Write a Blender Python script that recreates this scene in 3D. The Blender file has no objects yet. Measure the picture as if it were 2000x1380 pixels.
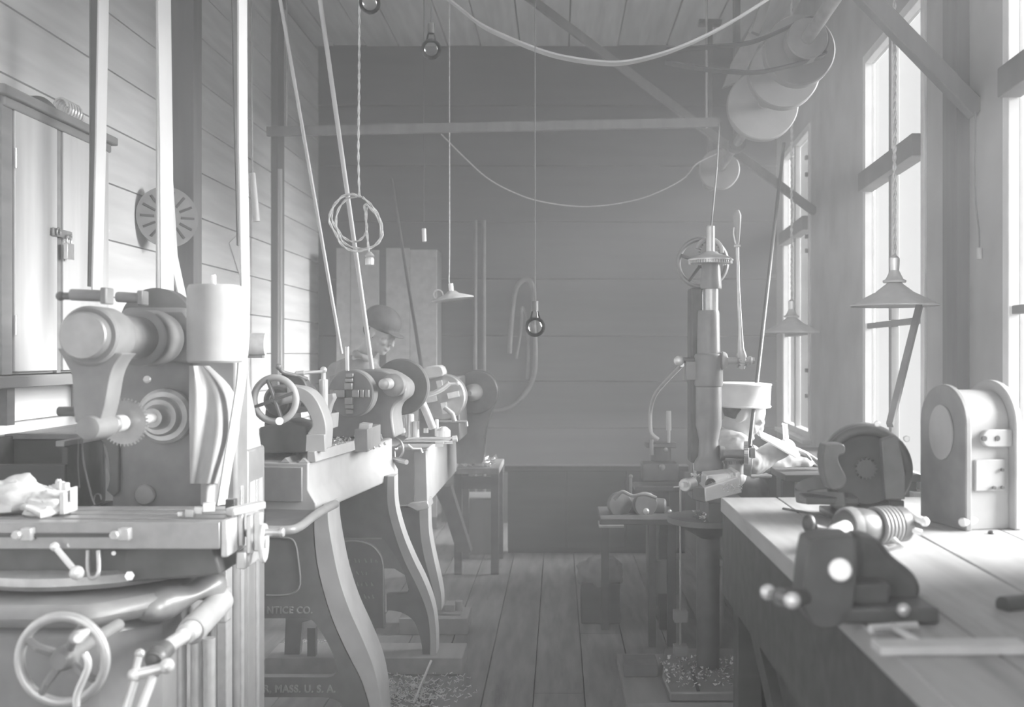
import bpy, bmesh, math, random
from mathutils import Vector, Matrix
from mathutils import noise as mnoise
random.seed(7)
R = random.Random(11)
PI = math.pi
SC = bpy.context.scene
COL = SC.collection

# ------------------------------------------------------------------ camera
FPX, VX, VY, H = 2000.0, 1090.0, 690.0, 1.45      # focal length in px, vanishing point, lens height
cam_d = bpy.data.cameras.new('camera')
cam_d.sensor_width = 36.0
cam_d.lens = 36.0
cam_d.shift_x = -(VX - 1000.0) / 2000.0
cam_d.clip_start = 0.05
cam_d.dof.use_dof = True
cam_d.dof.focus_distance = 4.4
cam_d.dof.aperture_fstop = 2.6
cam = bpy.data.objects.new('camera', cam_d)
cam.location = (0, 0, H)
cam.rotation_euler = (PI / 2, 0, 0)
COL.objects.link(cam)
SC.camera = cam

# ------------------------------------------------------------------ light
SC.view_settings.view_transform = 'Standard'
SC.view_settings.look = 'None'
SC.view_settings.gamma = 1.0
SC.view_settings.use_curve_mapping = False
SC.view_settings.exposure = 1.5
w = bpy.data.worlds.new('overcast_sky')
SC.world = w
w.use_nodes = True
bg = w.node_tree.nodes['Background']
bg.inputs[0].default_value = (0.93, 0.93, 0.93, 1)
bg.inputs[1].default_value = 0.70
sun_d = bpy.data.lights.new('hazy_sun', 'SUN')
sun_d.energy = 19.0
sun_d.angle = math.radians(44)
sun = bpy.data.objects.new('hazy_sun', sun_d)
sun.rotation_euler = Vector((-1.0, -0.03, -0.36)).to_track_quat('-Z', 'Y').to_euler()
sun.location = (6, 3, 5)
COL.objects.link(sun)
SC.cycles.use_denoising = True
SC.cycles.max_bounces = 6
SC.cycles.diffuse_bounces = 4
SC.cycles.glossy_bounces = 3
SC.cycles.transparent_max_bounces = 12
SC.cycles.volume_bounces = 1
SC.cycles.sample_clamp_indirect = 4.0
SC.cycles.caustics_reflective = False
SC.cycles.caustics_refractive = False

# ------------------------------------------------------------------ helpers
def P(px, py, Y):
    return Vector(((px - VX) / FPX * Y, Y, H - (py - VY) / FPX * Y))

def S(px, Y):
    return px / FPX * Y

def axis_m(o, axis, up=(0, 0, 1)):
    """matrix whose local Z runs along axis, origin o"""
    z = Vector(axis).normalized()
    u = Vector(up)
    if abs(z.dot(u.normalized())) > 0.98:
        u = Vector((0, 1, 0)) if abs(z.y) < 0.9 else Vector((1, 0, 0))
    x = u.cross(z).normalized()
    y = z.cross(x)
    m = Matrix((x, y, z)).transposed().to_4x4()
    m.translation = Vector(o)
    return m

class MB:
    def __init__(s):
        s.v, s.f, s.m = [], [], Matrix.Identity(4)
    def add(s, vs, fs):
        b = len(s.v)
        s.v += [s.m @ Vector(a) for a in vs]
        s.f += [tuple(b + i for i in f) for f in fs]
        return s
    def box(s, c, d, rz=0.0, m=None):
        x, y, z = d[0] / 2, d[1] / 2, d[2] / 2
        rot = Matrix.Rotation(rz, 4, 'Z') if m is None else m
        vs = [Vector(c) + rot @ Vector((i * x, j * y, k * z)) for k in (-1, 1) for j in (-1, 1) for i in (-1, 1)]
        return s.add(vs, [(0, 2, 3, 1), (4, 5, 7, 6), (0, 1, 5, 4), (2, 6, 7, 3), (0, 4, 6, 2), (1, 3, 7, 5)])
    def bb(s, a, b):
        a, b = Vector(a), Vector(b)
        return s.box((a + b) / 2, [abs(b[i] - a[i]) for i in range(3)])
    def bar(s, a, b, w, h, up=(0, 0, 1)):
        a, b = Vector(a), Vector(b)
        m = axis_m((a + b) / 2, b - a, up)
        x, y, z = w / 2, h / 2, (b - a).length / 2
        vs = [m @ Vector((i * x, j * y, k * z)) for k in (-1, 1) for j in (-1, 1) for i in (-1, 1)]
        return s.add(vs, [(0, 2, 3, 1), (4, 5, 7, 6), (0, 1, 5, 4), (2, 6, 7, 3), (0, 4, 6, 2), (1, 3, 7, 5)])
    def rev(s, prof, o=(0, 0, 0), axis=(0, 0, 1), seg=32, caps=True):
        """prof: list of (t along axis, radius)"""
        m = axis_m(o, axis)
        vs, fs = [], []
        for t, r in prof:
            for k in range(seg):
                a = 2 * PI * k / seg
                vs.append(m @ Vector((r * math.cos(a), r * math.sin(a), t)))
        n = len(prof)
        for i in range(n - 1):
            for k in range(seg):
                k2 = (k + 1) % seg
                fs.append((i * seg + k, i * seg + k2, (i + 1) * seg + k2, (i + 1) * seg + k))
        if caps:
            fs.append(tuple(range(seg - 1, -1, -1)))
            fs.append(tuple((n - 1) * seg + k for k in range(seg)))
        return s.add(vs, fs)
    def cyl(s, a, b, r, r2=None, seg=24, bev=0.0):
        a, b = Vector(a), Vector(b)
        L = (b - a).length
        r2 = r if r2 is None else r2
        if bev > 0:
            pr = [(0, r - bev), (bev, r), (L - bev, r2), (L, r2 - bev)]
        else:
            pr = [(0, r), (L, r2)]
        return s.rev(pr, a, b - a, seg)
    def ell(s, c, r, seg=20, rings=12, m=None):
        r = (r, r, r) if isinstance(r, (int, float)) else r
        M = (m or Matrix.Identity(4))
        vs, fs = [], []
        for i in range(rings + 1):
            th = PI * i / rings
            for k in range(seg):
                a = 2 * PI * k / seg
                rr = max(math.sin(th), 1e-4)
                vs.append(Vector(c) + M @ Vector((r[0] * rr * math.cos(a), r[1] * rr * math.sin(a), r[2] * math.cos(th))))
        for i in range(rings):
            for k in range(seg):
                k2 = (k + 1) % seg
                fs.append((i * seg + k, (i + 1) * seg + k, (i + 1) * seg + k2, i * seg + k2))
        return s.add(vs, fs)
    def torus(s, o, axis, Rr, r, seg=40, sub=10, flat=1.0):
        m = axis_m(o, axis)
        vs, fs = [], []
        for i in range(seg):
            a = 2 * PI * i / seg
            for j in range(sub):
                b = 2 * PI * j / sub
                q = Rr + r * math.cos(b)
                vs.append(m @ Vector((q * math.cos(a), q * math.sin(a), r * flat * math.sin(b))))
        for i in range(seg):
            for j in range(sub):
                fs.append((i * sub + j, ((i + 1) % seg) * sub + j, ((i + 1) % seg) * sub + (j + 1) % sub, i * sub + (j + 1) % sub))
        return s.add(vs, fs)
    def tube(s, pts, r, seg=8, rs=None):
        pts = [Vector(p) for p in pts]
        n = len(pts)
        vs, fs = [], []
        prev = None
        for i, p in enumerate(pts):
            t = (pts[min(i + 1, n - 1)] - pts[max(i - 1, 0)]).normalized()
            if prev is None:
                u = Vector((0, 0, 1)) if abs(t.z) < 0.9 else Vector((1, 0, 0))
                x = u.cross(t).normalized()
            else:
                x = (prev - t * prev.dot(t)).normalized()
            prev = x
            y = t.cross(x)
            rr = rs[i] if rs else r
            for k in range(seg):
                a = 2 * PI * k / seg
                vs.append(p + x * rr * math.cos(a) + y * rr * math.sin(a))
        for i in range(n - 1):
            for k in range(seg):
                k2 = (k + 1) % seg
                fs.append((i * seg + k, i * seg + k2, (i + 1) * seg + k2, (i + 1) * seg + k))
        fs.append(tuple(range(seg - 1, -1, -1)))
        fs.append(tuple((n - 1) * seg + k for k in range(seg)))
        return s.add(vs, fs)
    def prism(s, pts, ext):
        """pts: 3D polygon, ext: extrusion vector"""
        pts = [Vector(p) for p in pts]
        e = Vector(ext)
        n = len(pts)
        vs = pts + [p + e for p in pts]
        nrm = Vector((0, 0, 0))
        for i in range(n):
            nrm += pts[i].cross(pts[(i + 1) % n])
        fl = nrm.dot(e) > 0
        base = tuple(range(n - 1, -1, -1)) if fl else tuple(range(n))
        top = tuple(range(n, 2 * n)) if fl else tuple(range(2 * n - 1, n - 1, -1))
        sides = []
        for i in range(n):
            j = (i + 1) % n
            sides.append((i, j, n + j, n + i) if fl else (i, n + i, n + j, j))
        return s.add(vs, [base, top] + sides)
    def pp(s, pix, Y0, Y1):
        """pixel outline seen at depth Y0, extruded straight back to Y1"""
        return s.prism([P(a, b, Y0) for a, b in pix], (0, Y1 - Y0, 0))
    def belt(s, pts, wv, th=0.006):
        """flat strap along pts, width vector wv"""
        pts = [Vector(p) for p in pts]
        wv = Vector(wv)
        n = len(pts)
        vs, fs = [], []
        for i, p in enumerate(pts):
            t = (pts[min(i + 1, n - 1)] - pts[max(i - 1, 0)]).normalized()
            nn = t.cross(wv).normalized() * th / 2
            for a, b in ((-1, -1), (1, -1), (1, 1), (-1, 1)):
                vs.append(p + wv * a / 2 + nn * b)
        for i in range(n - 1):
            for k in range(4):
                k2 = (k + 1) % 4
                fs.append((i * 4 + k, i * 4 + k2, (i + 1) * 4 + k2, (i + 1) * 4 + k))
        fs += [(3, 2, 1, 0), tuple((n - 1) * 4 + k for k in range(4))]
        return s.add(vs, fs)
    def gear(s, o, axis, r, h, w, n):
        m = axis_m(o, axis)
        pts = []
        for i in range(n):
            a = 2 * PI * i / n
            d = PI / n
            for f, q in ((-0.5, r - h), (-0.28, r), (0.28, r), (0.5, r - h)):
                pts.append(m @ Vector((q * math.cos(a + f * d * 1.0), q * math.sin(a + f * d), 0)))
        return s.prism(pts, m.to_3x3() @ Vector((0, 0, w)))

def ibox(lo, hi): return MB().bb(lo, hi)

def smooth_path(pts, n=6):
    """Catmull-Rom through 3D points"""
    pts = [Vector(p) for p in pts]
    out = []
    for i in range(len(pts) - 1):
        p0 = pts[max(i - 1, 0)]; p1 = pts[i]; p2 = pts[i + 1]; p3 = pts[min(i + 2, len(pts) - 1)]
        for k in range(n):
            t = k / n
            out.append(0.5 * ((2 * p1) + (p2 - p0) * t + (2 * p0 - 5 * p1 + 4 * p2 - p3) * t * t + (3 * p1 - p0 - 3 * p2 + p3) * t ** 3))
    out.append(pts[-1])
    return out

def smooth_px(pts, n=5):
    q = smooth_path([Vector((a, b, 0)) for a, b in pts], n)
    return [(p.x, p.y) for p in q]

def link_mesh(name, mb, mat, parent=None, bevel=0.0, smooth=True, ang=38):
    me = bpy.data.meshes.new(name)
    off = parent_world(parent)
    me.from_pydata([tuple(v - off) for v in mb.v], [], mb.f)
    me.validate()
    me.update()
    o = bpy.data.objects.new(name, me)
    if mat: me.materials.append(mat)
    COL.objects.link(o)
    if parent is not None:
        o.parent = parent
    if smooth:
        me.shade_smooth()
        me.set_sharp_from_angle(angle=math.radians(ang))
    if bevel > 0:
        b = o.modifiers.new('bevel', 'BEVEL')
        b.width = bevel; b.segments = 2; b.limit_method = 'ANGLE'; b.angle_limit = math.radians(40)
        b.harden_normals = False
    return o

def parent_world(p):
    v = Vector((0, 0, 0))
    while p is not None:
        v = v + p.location
        p = p.parent
    return v

def thing(name, label, cat, loc, group=None):
    o = bpy.data.objects.new(name, None)
    o.empty_display_size = 0.1
    o.location = loc
    COL.objects.link(o)
    o['label'] = label; o['category'] = cat
    if group: o['group'] = group
    return o

def single(name, mb, mat, label, cat, group=None, bevel=0.0, kind=None, ang=38):
    """a thing that is one mesh, origin at its lowest middle"""
    xs = [v.x for v in mb.v]; ys = [v.y for v in mb.v]; zs = [v.z for v in mb.v]
    loc = Vector(((min(xs) + max(xs)) / 2, (min(ys) + max(ys)) / 2, min(zs)))
    mb.v = [v - loc for v in mb.v]
    o = link_mesh(name, mb, mat, None, bevel, ang=ang)
    o.location = loc
    o['label'] = label; o['category'] = cat
    if group: o['group'] = group
    if kind: o['kind'] = kind
    return o

def struct(name, mb=None, mat=None, parent=None, bevel=0.0):
    if mb is None:
        o = bpy.data.objects.new(name, None); COL.objects.link(o)
    else:
        o = link_mesh(name, mb, mat, parent, bevel)
    if parent is None: o['kind'] = 'structure'
    return o

# ------------------------------------------------------------------ materials
def mat(name, val, rough=0.6, metal=0.0, var=0.10, scale=8.0, stretch=(1, 1, 1), bump=0.0, spec=0.5, rnd=0.0, spots=0.0, coat=0.0):
    m = bpy.data.materials.new(name)
    m.use_nodes = True
    nt = m.node_tree; N = nt.nodes; L = nt.links
    b = N['Principled BSDF']
    tc = N.new('ShaderNodeTexCoord')
    mp = N.new('ShaderNodeMapping'); mp.inputs['Scale'].default_value = stretch
    L.new(tc.outputs['Object'], mp.inputs[0])
    nz = N.new('ShaderNodeTexNoise'); nz.inputs['Scale'].default_value = scale; nz.inputs['Detail'].default_value = 5
    L.new(mp.outputs[0], nz.inputs['Vector'])
    mr = N.new('ShaderNodeMapRange')
    mr.inputs[1].default_value = 0.3; mr.inputs[2].default_value = 0.7
    mr.inputs[3].default_value = val * (1 - var); mr.inputs[4].default_value = min(val * (1 + var), 0.95)
    L.new(nz.outputs[0], mr.inputs[0])
    out = mr.outputs[0]
    if rnd > 0:
        oi = N.new('ShaderNodeObjectInfo')
        m2 = N.new('ShaderNodeMapRange'); m2.inputs[3].default_value = 1 - rnd; m2.inputs[4].default_value = 1 + rnd
        L.new(oi.outputs['Random'], m2.inputs[0])
        mu = N.new('ShaderNodeMath'); mu.operation = 'MULTIPLY'
        L.new(out, mu.inputs[0]); L.new(m2.outputs[0], mu.inputs[1]); out = mu.outputs[0]
    if spots > 0:
        n3 = N.new('ShaderNodeTexNoise'); n3.inputs['Scale'].default_value = scale * 0.35; n3.inputs['Detail'].default_value = 8; n3.inputs['Roughness'].default_value = 0.7
        L.new(mp.outputs[0], n3.inputs['Vector'])
        m3 = N.new('ShaderNodeMapRange'); m3.inputs[1].default_value = 0.56; m3.inputs[2].default_value = 0.68; m3.inputs[3].default_value = 1; m3.inputs[4].default_value = 1 - spots
        L.new(n3.outputs[0], m3.inputs[0])
        mu = N.new('ShaderNodeMath'); mu.operation = 'MULTIPLY'
        L.new(out, mu.inputs[0]); L.new(m3.outputs[0], mu.inputs[1]); out = mu.outputs[0]
    L.new(out, b.inputs['Base Color'])
    b.inputs['Roughness'].default_value = rough
    b.inputs['Metallic'].default_value = metal
    b.inputs['Specular IOR Level'].default_value = spec
    b.inputs['Coat Weight'].default_value = coat
    b.inputs['Coat Roughness'].default_value = 0.25
    if bump > 0:
        bp = N.new('ShaderNodeBump'); bp.inputs['Strength'].default_value = bump; bp.inputs['Distance'].default_value = 0.01
        L.new(nz.outputs[0], bp.inputs['Height']); L.new(bp.outputs[0], b.inputs['Normal'])
    return m

M = {
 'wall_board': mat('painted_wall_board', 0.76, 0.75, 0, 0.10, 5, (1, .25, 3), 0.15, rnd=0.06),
 'back_board': mat('dark_back_board', 0.075, 0.8, 0, 0.14, 5, (.25, 1, 3), 0.15, rnd=0.03),  # even dark tone for the back boards
 'plaster': mat('dingy_plaster', 0.42, 0.85, 0, 0.12, 3, (1, 1, 1), 0.1, spots=0.12),
 'ceiling': mat('ceiling_board', 0.72, 0.8, 0, 0.12, 5, (3, .25, 1), 0.1, rnd=0.05),
 'floor': mat('oily_floor_board', 0.22, 0.75, 0, 0.28, 6, (3, .4, 1), 0.2, rnd=0.08, spots=0.35),
 'post': mat('dark_timber', 0.20, 0.75, 0, 0.12, 6, (3, 3, .3), 0.15),
 'wood_dark': mat('dark_stained_wood', 0.09, 0.7, 0, 0.2, 6, (.4, 3, 3), 0.15),
 'wood_light': mat('pale_pine', 0.66, 0.6, 0, 0.10, 5, (3, 3, .3), 0.1, rnd=0.05),
 'wood_mid': mat('worn_wood', 0.30, 0.7, 0, 0.15, 6, (3, .4, 3), 0.15),
 'bench_top': mat('scarred_bench_top', 0.42, 0.55, 0, 0.14, 9, (2.5, .3, 1), 0.1, spots=0.3),
 'frame': mat('window_frame_paint', 0.26, 0.6, 0, 0.1, 8, (1, 1, 1), 0.05),
 'reveal': mat('window_reveal_paint', 0.75, 0.6, 0, 0.08, 8),
 'cast': mat('grey_painted_cast_iron', 0.25, 0.42, 0, 0.14, 14, (1, 1, 1), 0.08, spec=0.6, coat=0.25),
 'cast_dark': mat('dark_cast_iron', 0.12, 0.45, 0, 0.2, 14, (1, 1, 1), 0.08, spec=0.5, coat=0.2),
 'cast_light': mat('pale_casting', 0.44, 0.5, 0, 0.10, 10, (1, 1, 1), 0.06, coat=0.2),  # on lathe legs this pale tone stands for window-lit sides
 'cast_pale': mat('pale_bare_casting', 0.42, 0.5, 0, 0.10, 10, (1, 1, 1), 0.06, coat=0.2),
 'matte_dark': mat('shade_screen_dark', 0.06, 0.9, 0, 0.2, 6, (.4, 3, 3), 0.1, spec=0.05),  # dark colour in place of shade, for the added screen
 'black': mat('black_enamel', 0.08, 0.4, 0, 0.25, 12, (1, 1, 1), 0.05, coat=0.3),
 'steel': mat('machined_steel', 0.66, 0.30, 0.5, 0.10, 30, (1, 1, 1), 0.02),
 'steel_dark': mat('dull_steel', 0.42, 0.42, 0.7, 0.12, 20, (1, 1, 1), 0.03),
 'bright': mat('bright_steel', 0.88, 0.25, 0.4, 0.05, 20),
 'belt': mat('leather_belt', 0.62, 0.55, 0, 0.08, 9, (1, 1, .3), 0.04),
 'belt_dark': mat('dark_leather_belt', 0.12, 0.6, 0, 0.12, 9, (1, 1, .3), 0.04),
 'pulley': mat('wooden_pulley_face', 0.26, 0.6, 0, 0.12, 9, (1, 1, 1), 0.04),
 'cord': mat('twisted_cotton_cord', 0.60, 0.8, 0, 0.25, 60),
 'shade': mat('enamel_lamp_shade', 0.58, 0.35, 0, 0.10, 12, spots=0.15, coat=0.3),
 'brass': mat('bright_lamp_socket', 0.80, 0.3, 0.7, 0.06, 20),
 'paper': mat('white_paper', 0.85, 0.7, 0, 0.04, 10),
 'skin': mat('skin', 0.50, 0.55, 0, 0.06, 20),
 'hair': mat('dark_hair', 0.08, 0.7, 0, 0.3, 50, bump=0.3),
 'shirt': mat('pale_work_shirt', 0.66, 0.8, 0, 0.12, 12, bump=0.25),
 'jacket': mat('grey_work_jacket', 0.34, 0.8, 0, 0.15, 12, bump=0.25),
 'cap_white': mat('white_cloth_cap', 0.82, 0.7, 0, 0.05, 20),
 'cap_dark': mat('dark_cloth_cap', 0.15, 0.8, 0, 0.15, 20, bump=0.2),
 'trousers': mat('dark_trousers', 0.14, 0.8, 0, 0.15, 20),
 'rag': mat('crumpled_cotton_rag', 0.80, 0.8, 0, 0.18, 14, bump=0.3),
 'swarf': mat('bright_metal_swarf', 0.85, 0.35, 0.4, 0.2, 40),
 'soot': mat('grimy_shelf_board', 0.14, 0.7, 0, 0.2, 6),
}
def glass_mat():
    m = bpy.data.materials.new('window_glass'); m.use_nodes = True
    nt = m.node_tree; N = nt.nodes; L = nt.links
    N.remove(N['Principled BSDF'])
    t = N.new('ShaderNodeBsdfTransparent'); t.inputs[0].default_value = (0.70, 0.70, 0.70, 1)
    g = N.new('ShaderNodeBsdfGlossy'); g.inputs['Roughness'].default_value = 0.05
    mx = N.new('ShaderNodeMixShader'); mx.inputs[0].default_value = 0.05
    L.new(t.outputs[0], mx.inputs[1]); L.new(g.outputs[0], mx.inputs[2])
    L.new(mx.outputs[0], N['Material Output'].inputs[0])
    return m
M['glass'] = glass_mat()
def bulb_mat():
    m = bpy.data.materials.new('clear_bulb_glass'); m.use_nodes = True
    nt = m.node_tree; N = nt.nodes; L = nt.links
    N.remove(N['Principled BSDF'])
    t = N.new('ShaderNodeBsdfTransparent'); t.inputs[0].default_value = (0.9, 0.9, 0.9, 1)
    g = N.new('ShaderNodeBsdfGlossy'); g.inputs['Roughness'].default_value = 0.03
    fr = N.new('ShaderNodeLayerWeight'); fr.inputs[0].default_value = 0.35
    mx = N.new('ShaderNodeMixShader')
    L.new(fr.outputs['Fresnel'], mx.inputs[0]); L.new(t.outputs[0], mx.inputs[1]); L.new(g.outputs[0], mx.inputs[2])
    L.new(mx.outputs[0], N['Material Output'].inputs[0])
    return m
M['bulb'] = bulb_mat()

# ================================================================== SETTING
XL = -2.06                       # left wall
YB = 8.8                         # back wall
ZC = 4.10                        # ceiling
YN = -1.2                        # the room goes on behind the camera
def XR(Y): return 1.35 + 0.06 * Y  # right wall, slightly skewed

# floor boards
fl = struct('floor', ibox((-2.3, YN, -0.10), (2.4, YB + .1, -0.03)), M['soot'])
x = -2.25; i = 0
while x < 2.0:
    wd = 0.215
    yj = R.uniform(1.0, 7.5)
    for (y0, y1) in ((YN, yj), (yj + .004, YB)):
        o = link_mesh('plank', ibox((x, y0, -0.03), (x + wd - .006, y1, R.uniform(-.002, 0.0))), M['floor'], fl)
    x += wd
# left wall boards
wl = struct('wall_left', ibox((XL - .12, YN, 0), (XL - .03, YB + .1, ZC)), M['soot'])
zj = [0.0] + [1.97 + .26 * k for k in range(-7, 9)] 
for k in range(len(zj) - 1):
    z0, z1 = zj[k], min(zj[k + 1], ZC)
    if z1 - z0 < .03: continue
    for (y0, y1) in ((YN, 2.9), (2.904, 5.40), (5.404, YB)):
        mb = MB()
        c = .004
        pr = [(XL - .03, z0), (XL, z0 + c), (XL, z1 - c), (XL - .03, z1)]
        mb.prism([(a, y0, b) for a, b in pr], (0, y1 - y0, 0))
        link_mesh('plank', mb, M['wall_board'], wl, smooth=False)
# back wall boards
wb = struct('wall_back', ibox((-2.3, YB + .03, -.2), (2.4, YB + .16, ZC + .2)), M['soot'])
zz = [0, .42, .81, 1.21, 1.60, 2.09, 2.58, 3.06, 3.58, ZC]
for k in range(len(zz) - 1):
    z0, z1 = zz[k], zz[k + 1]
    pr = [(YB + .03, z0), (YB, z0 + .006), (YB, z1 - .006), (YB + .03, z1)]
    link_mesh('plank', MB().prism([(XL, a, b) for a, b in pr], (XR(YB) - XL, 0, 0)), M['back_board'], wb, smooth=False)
# ceiling boards
cl = struct('ceiling', ibox((-2.3, YN, ZC + .03), (2.4, YB + .1, ZC + .14)), M['soot'])
x = -2.2; 
while x < 1.95:
    wd = R.choice((.28, .34, .42))
    link_mesh('plank', ibox((x, YN, ZC + R.uniform(-.012, 0)), (x + wd - .012, YB, ZC + .03)), M['ceiling'], cl, smooth=False)
    x += wd
# right wall with three window openings
SILL, HEAD = 0.845, 3.08
WIN = [(2.40, 3.58), (4.50, 5.64), (7.22, 8.42)]
TH = 0.05
def rw(y, d, z): return (XR(y) + d, y, z)
def rbox(mb, y0, y1, d0, d1, z0, z1):
    vs = [rw(y, d, z) for z in (z0, z1) for y in (y0, y1) for d in (d0, d1)]
    return mb.add(vs, [(0, 2, 3, 1), (4, 5, 7, 6), (0, 1, 5, 4), (2, 6, 7, 3), (0, 4, 6, 2), (1, 3, 7, 5)])
mb = MB()
ys = [YN] + [v for wq in WIN for v in wq] + [YB + .1]
for k in range(0, len(ys), 2):
    rbox(mb, ys[k], ys[k + 1], 0, TH, 0, ZC)
for a, b in WIN:
    rbox(mb, a, b, 0, TH, 0, SILL); rbox(mb, a, b, 0, TH, HEAD, ZC)
struct('wall_right', mb, M['plaster'])
# wall posts
post1 = struct('trim_1', ibox((XL, 5.30, 0), (XL + .175, 5.42, ZC)), M['post'], bevel=.004)
post2 = struct('trim_2', ibox((XL, 7.35, 0), (XL + .05, 7.52, ZC)), M['post'], bevel=.004)
rp = MB(); rbox(rp, 3.95, 4.12, -.05, 0, 0, ZC)
struct('trim_3', rp, M['post'])

for n, (a, b) in enumerate(WIN):
    wn = struct('window_%d' % (n + 1))
    wn.location = rw((a + b) / 2, 0, SILL)
    fr = MB()
    f = .055
    rbox(fr, a, a + f, -.012, .045, SILL, HEAD); rbox(fr, b - f, b, -.012, .045, SILL, HEAD)
    rbox(fr, a + f, b - f, -.012, .045, SILL, SILL + .05); rbox(fr, a + f, b - f, -.012, .045, HEAD - .05, HEAD)
    link_mesh('window_frame', fr, M['reveal'], wn, bevel=.003)
    mid = (a + b) / 2
    tr = MB(); rbox(tr, a + f, b - f, -.05, .03, 2.33, 2.43)
    link_mesh('transom', tr, M['frame'], wn, bevel=.003)
    tr = MB(); rbox(tr, a + f, b - f, .0, .03, 1.585, 1.615)
    link_mesh('glazing_bar', tr, M['frame'], wn, bevel=.003)
    for (z0, z1) in ((SILL + .05, 1.585), (1.615, 2.33), (2.43, HEAD - .05)):
        ml = MB(); rbox(ml, mid - .024, mid + .024, -.012, .03, z0, z1)
        link_mesh('mullion', ml, M['frame'], wn, bevel=.003)
        for (y0, y1) in ((a + f, mid - .028), (mid + .028, b - f)):
            g = MB(); rbox(g, y0, y1, .026, .029, z0, z1)
            link_mesh('pane', g, M['glass'], wn, smooth=False)
    sl = MB(); rbox(sl, a - .04, b + .04, -.07, -.001, SILL - .03, SILL)
    link_mesh('window_sill', sl, M['reveal'], wn, bevel=.004)
    for z in ((1.15, 1.33, 2.18, 2.28, 2.72, 2.84) if n == 2 else ()):
        hg = MB(); rbox(hg, a + f - .02, a + f + .014, -.03, -.012, z - .014, z + .014)
        link_mesh('hinge', hg, M['cast_dark'], wn)

# scatter layers added to lift the dark tones, densest by the floor
for z0, z1, dn, lb in ((.01, .95, .048, 'densest haze layer low over the floor, added to lift dark tones'), (.951, 1.9, .032, 'thinnest haze layer at head height, added to lift dark tones'), (1.901, ZC - .03, .042, 'haze layer under the workshop ceiling, added to lift dark tones')):
    hz = MB().prism([(XL + .01, -1.15, z0), (XR(-1.15) - .01, -1.15, z0), (XR(YB) - .02, YB - .01, z0), (XL + .01, YB - .01, z0)], (0, 0, z1 - z0))
    hm = bpy.data.materials.new('tone_lift_haze'); hm.use_nodes = True
    nt = hm.node_tree; nt.nodes.remove(nt.nodes['Principled BSDF'])
    v_ = nt.nodes.new('ShaderNodeVolumeScatter'); v_.inputs['Density'].default_value = dn; v_.inputs['Anisotropy'].default_value = 0.2
    v_.inputs['Color'].default_value = (1, 1, 1, 1)
    nt.links.new(v_.outputs[0], nt.nodes['Material Output'].inputs['Volume'])
    ho = link_mesh('haze', hz, hm, smooth=False)
    ho['kind'] = 'stuff'; ho['label'] = lb; ho['category'] = 'haze'

# ================================================================== MILLING MACHINE (front left)
mill = thing('milling_machine', 'grey horizontal milling machine with overarm and saw cutter at the left edge', 'machine', (-1.25, 3.2, 0))
XM = -1.035
# column
mb = MB()
prof = [(-1.44, 0), (XM, 0), (XM, 1.46), (-1.075, 1.50), (-1.40, 1.50), (-1.47, 1.40), (-1.47, 1.15), (-1.44, 1.0)]
mb.prism([(a, 3.30, b) for a, b in prof], (0, .12, 0))
mb.bb((-1.44, 3.42, 0), (XM, 3.62, 1.13))
link_mesh('column', mb, M['cast'], mill, bevel=.012)
# curved web seen left of the cutter
mb = MB()
out = smooth_px([(196, 858), (206, 872), (212, 900), (213, 935), (208, 958)])
inn = smooth_px([(205, 965), (203, 930), (202, 905), (196, 882), (180, 868)])
mb.pp([(170, 850)] + out + [(222, 970), (232, 960), (232, 850)], 3.285, 3.3)
link_mesh('column_web', mb, M['cast_dark'], mill, bevel=.003)
# dovetail knee ways and oil-stained side door
mb = MB()
mb.bb((-1.40, 3.20, .25), (-1.10, 3.31, .93))
link_mesh('knee_ways', mb, M['steel_dark'], mill, bevel=.004)
mb = MB()
mb.bb((XM - .002, 3.33, .10), (XM + .006, 3.36, 1.02)); mb.bb((XM - .002, 3.50, .10), (XM + .006, 3.53, 1.02))
link_mesh('column_rib', mb, M['steel'], mill, bevel=.002)
mb = MB(); mb.bb((-1.52, 2.7, 0), (-.98, 3.68, .10))
link_mesh('base', mb, M['cast'], mill, bevel=.01)
# round cap on the column face
q = P(285, 965, 3.3)
mb = MB().rev([(0, .033), (.012, .033), (.016, .029)], (q.x, 3.30, q.z), (0, -1, 0), 32)
link_mesh('round_cover', mb, M['steel_dark'], mill)
# tall rounded guard right of the column
mb = MB()
g = smooth_px([(484, 700), (492, 760), (504, 820), (513, 880), (515, 930), (516, 985)])
mb.pp([(462, 700)] + g + [(462, 985)], 3.60, 3.43)
link_mesh('belt_guard', mb, M['cast_light'], mill, bevel=.02)
# head casting
mb = MB()
hd = [(235, 700), (300, 704), (385, 712), (388, 640), (360, 600), (240, 600), (215, 650)]
mb.pp(hd, 3.26, 3.6)
link_mesh('head', mb, M['cast'], mill, bevel=.015)
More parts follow.
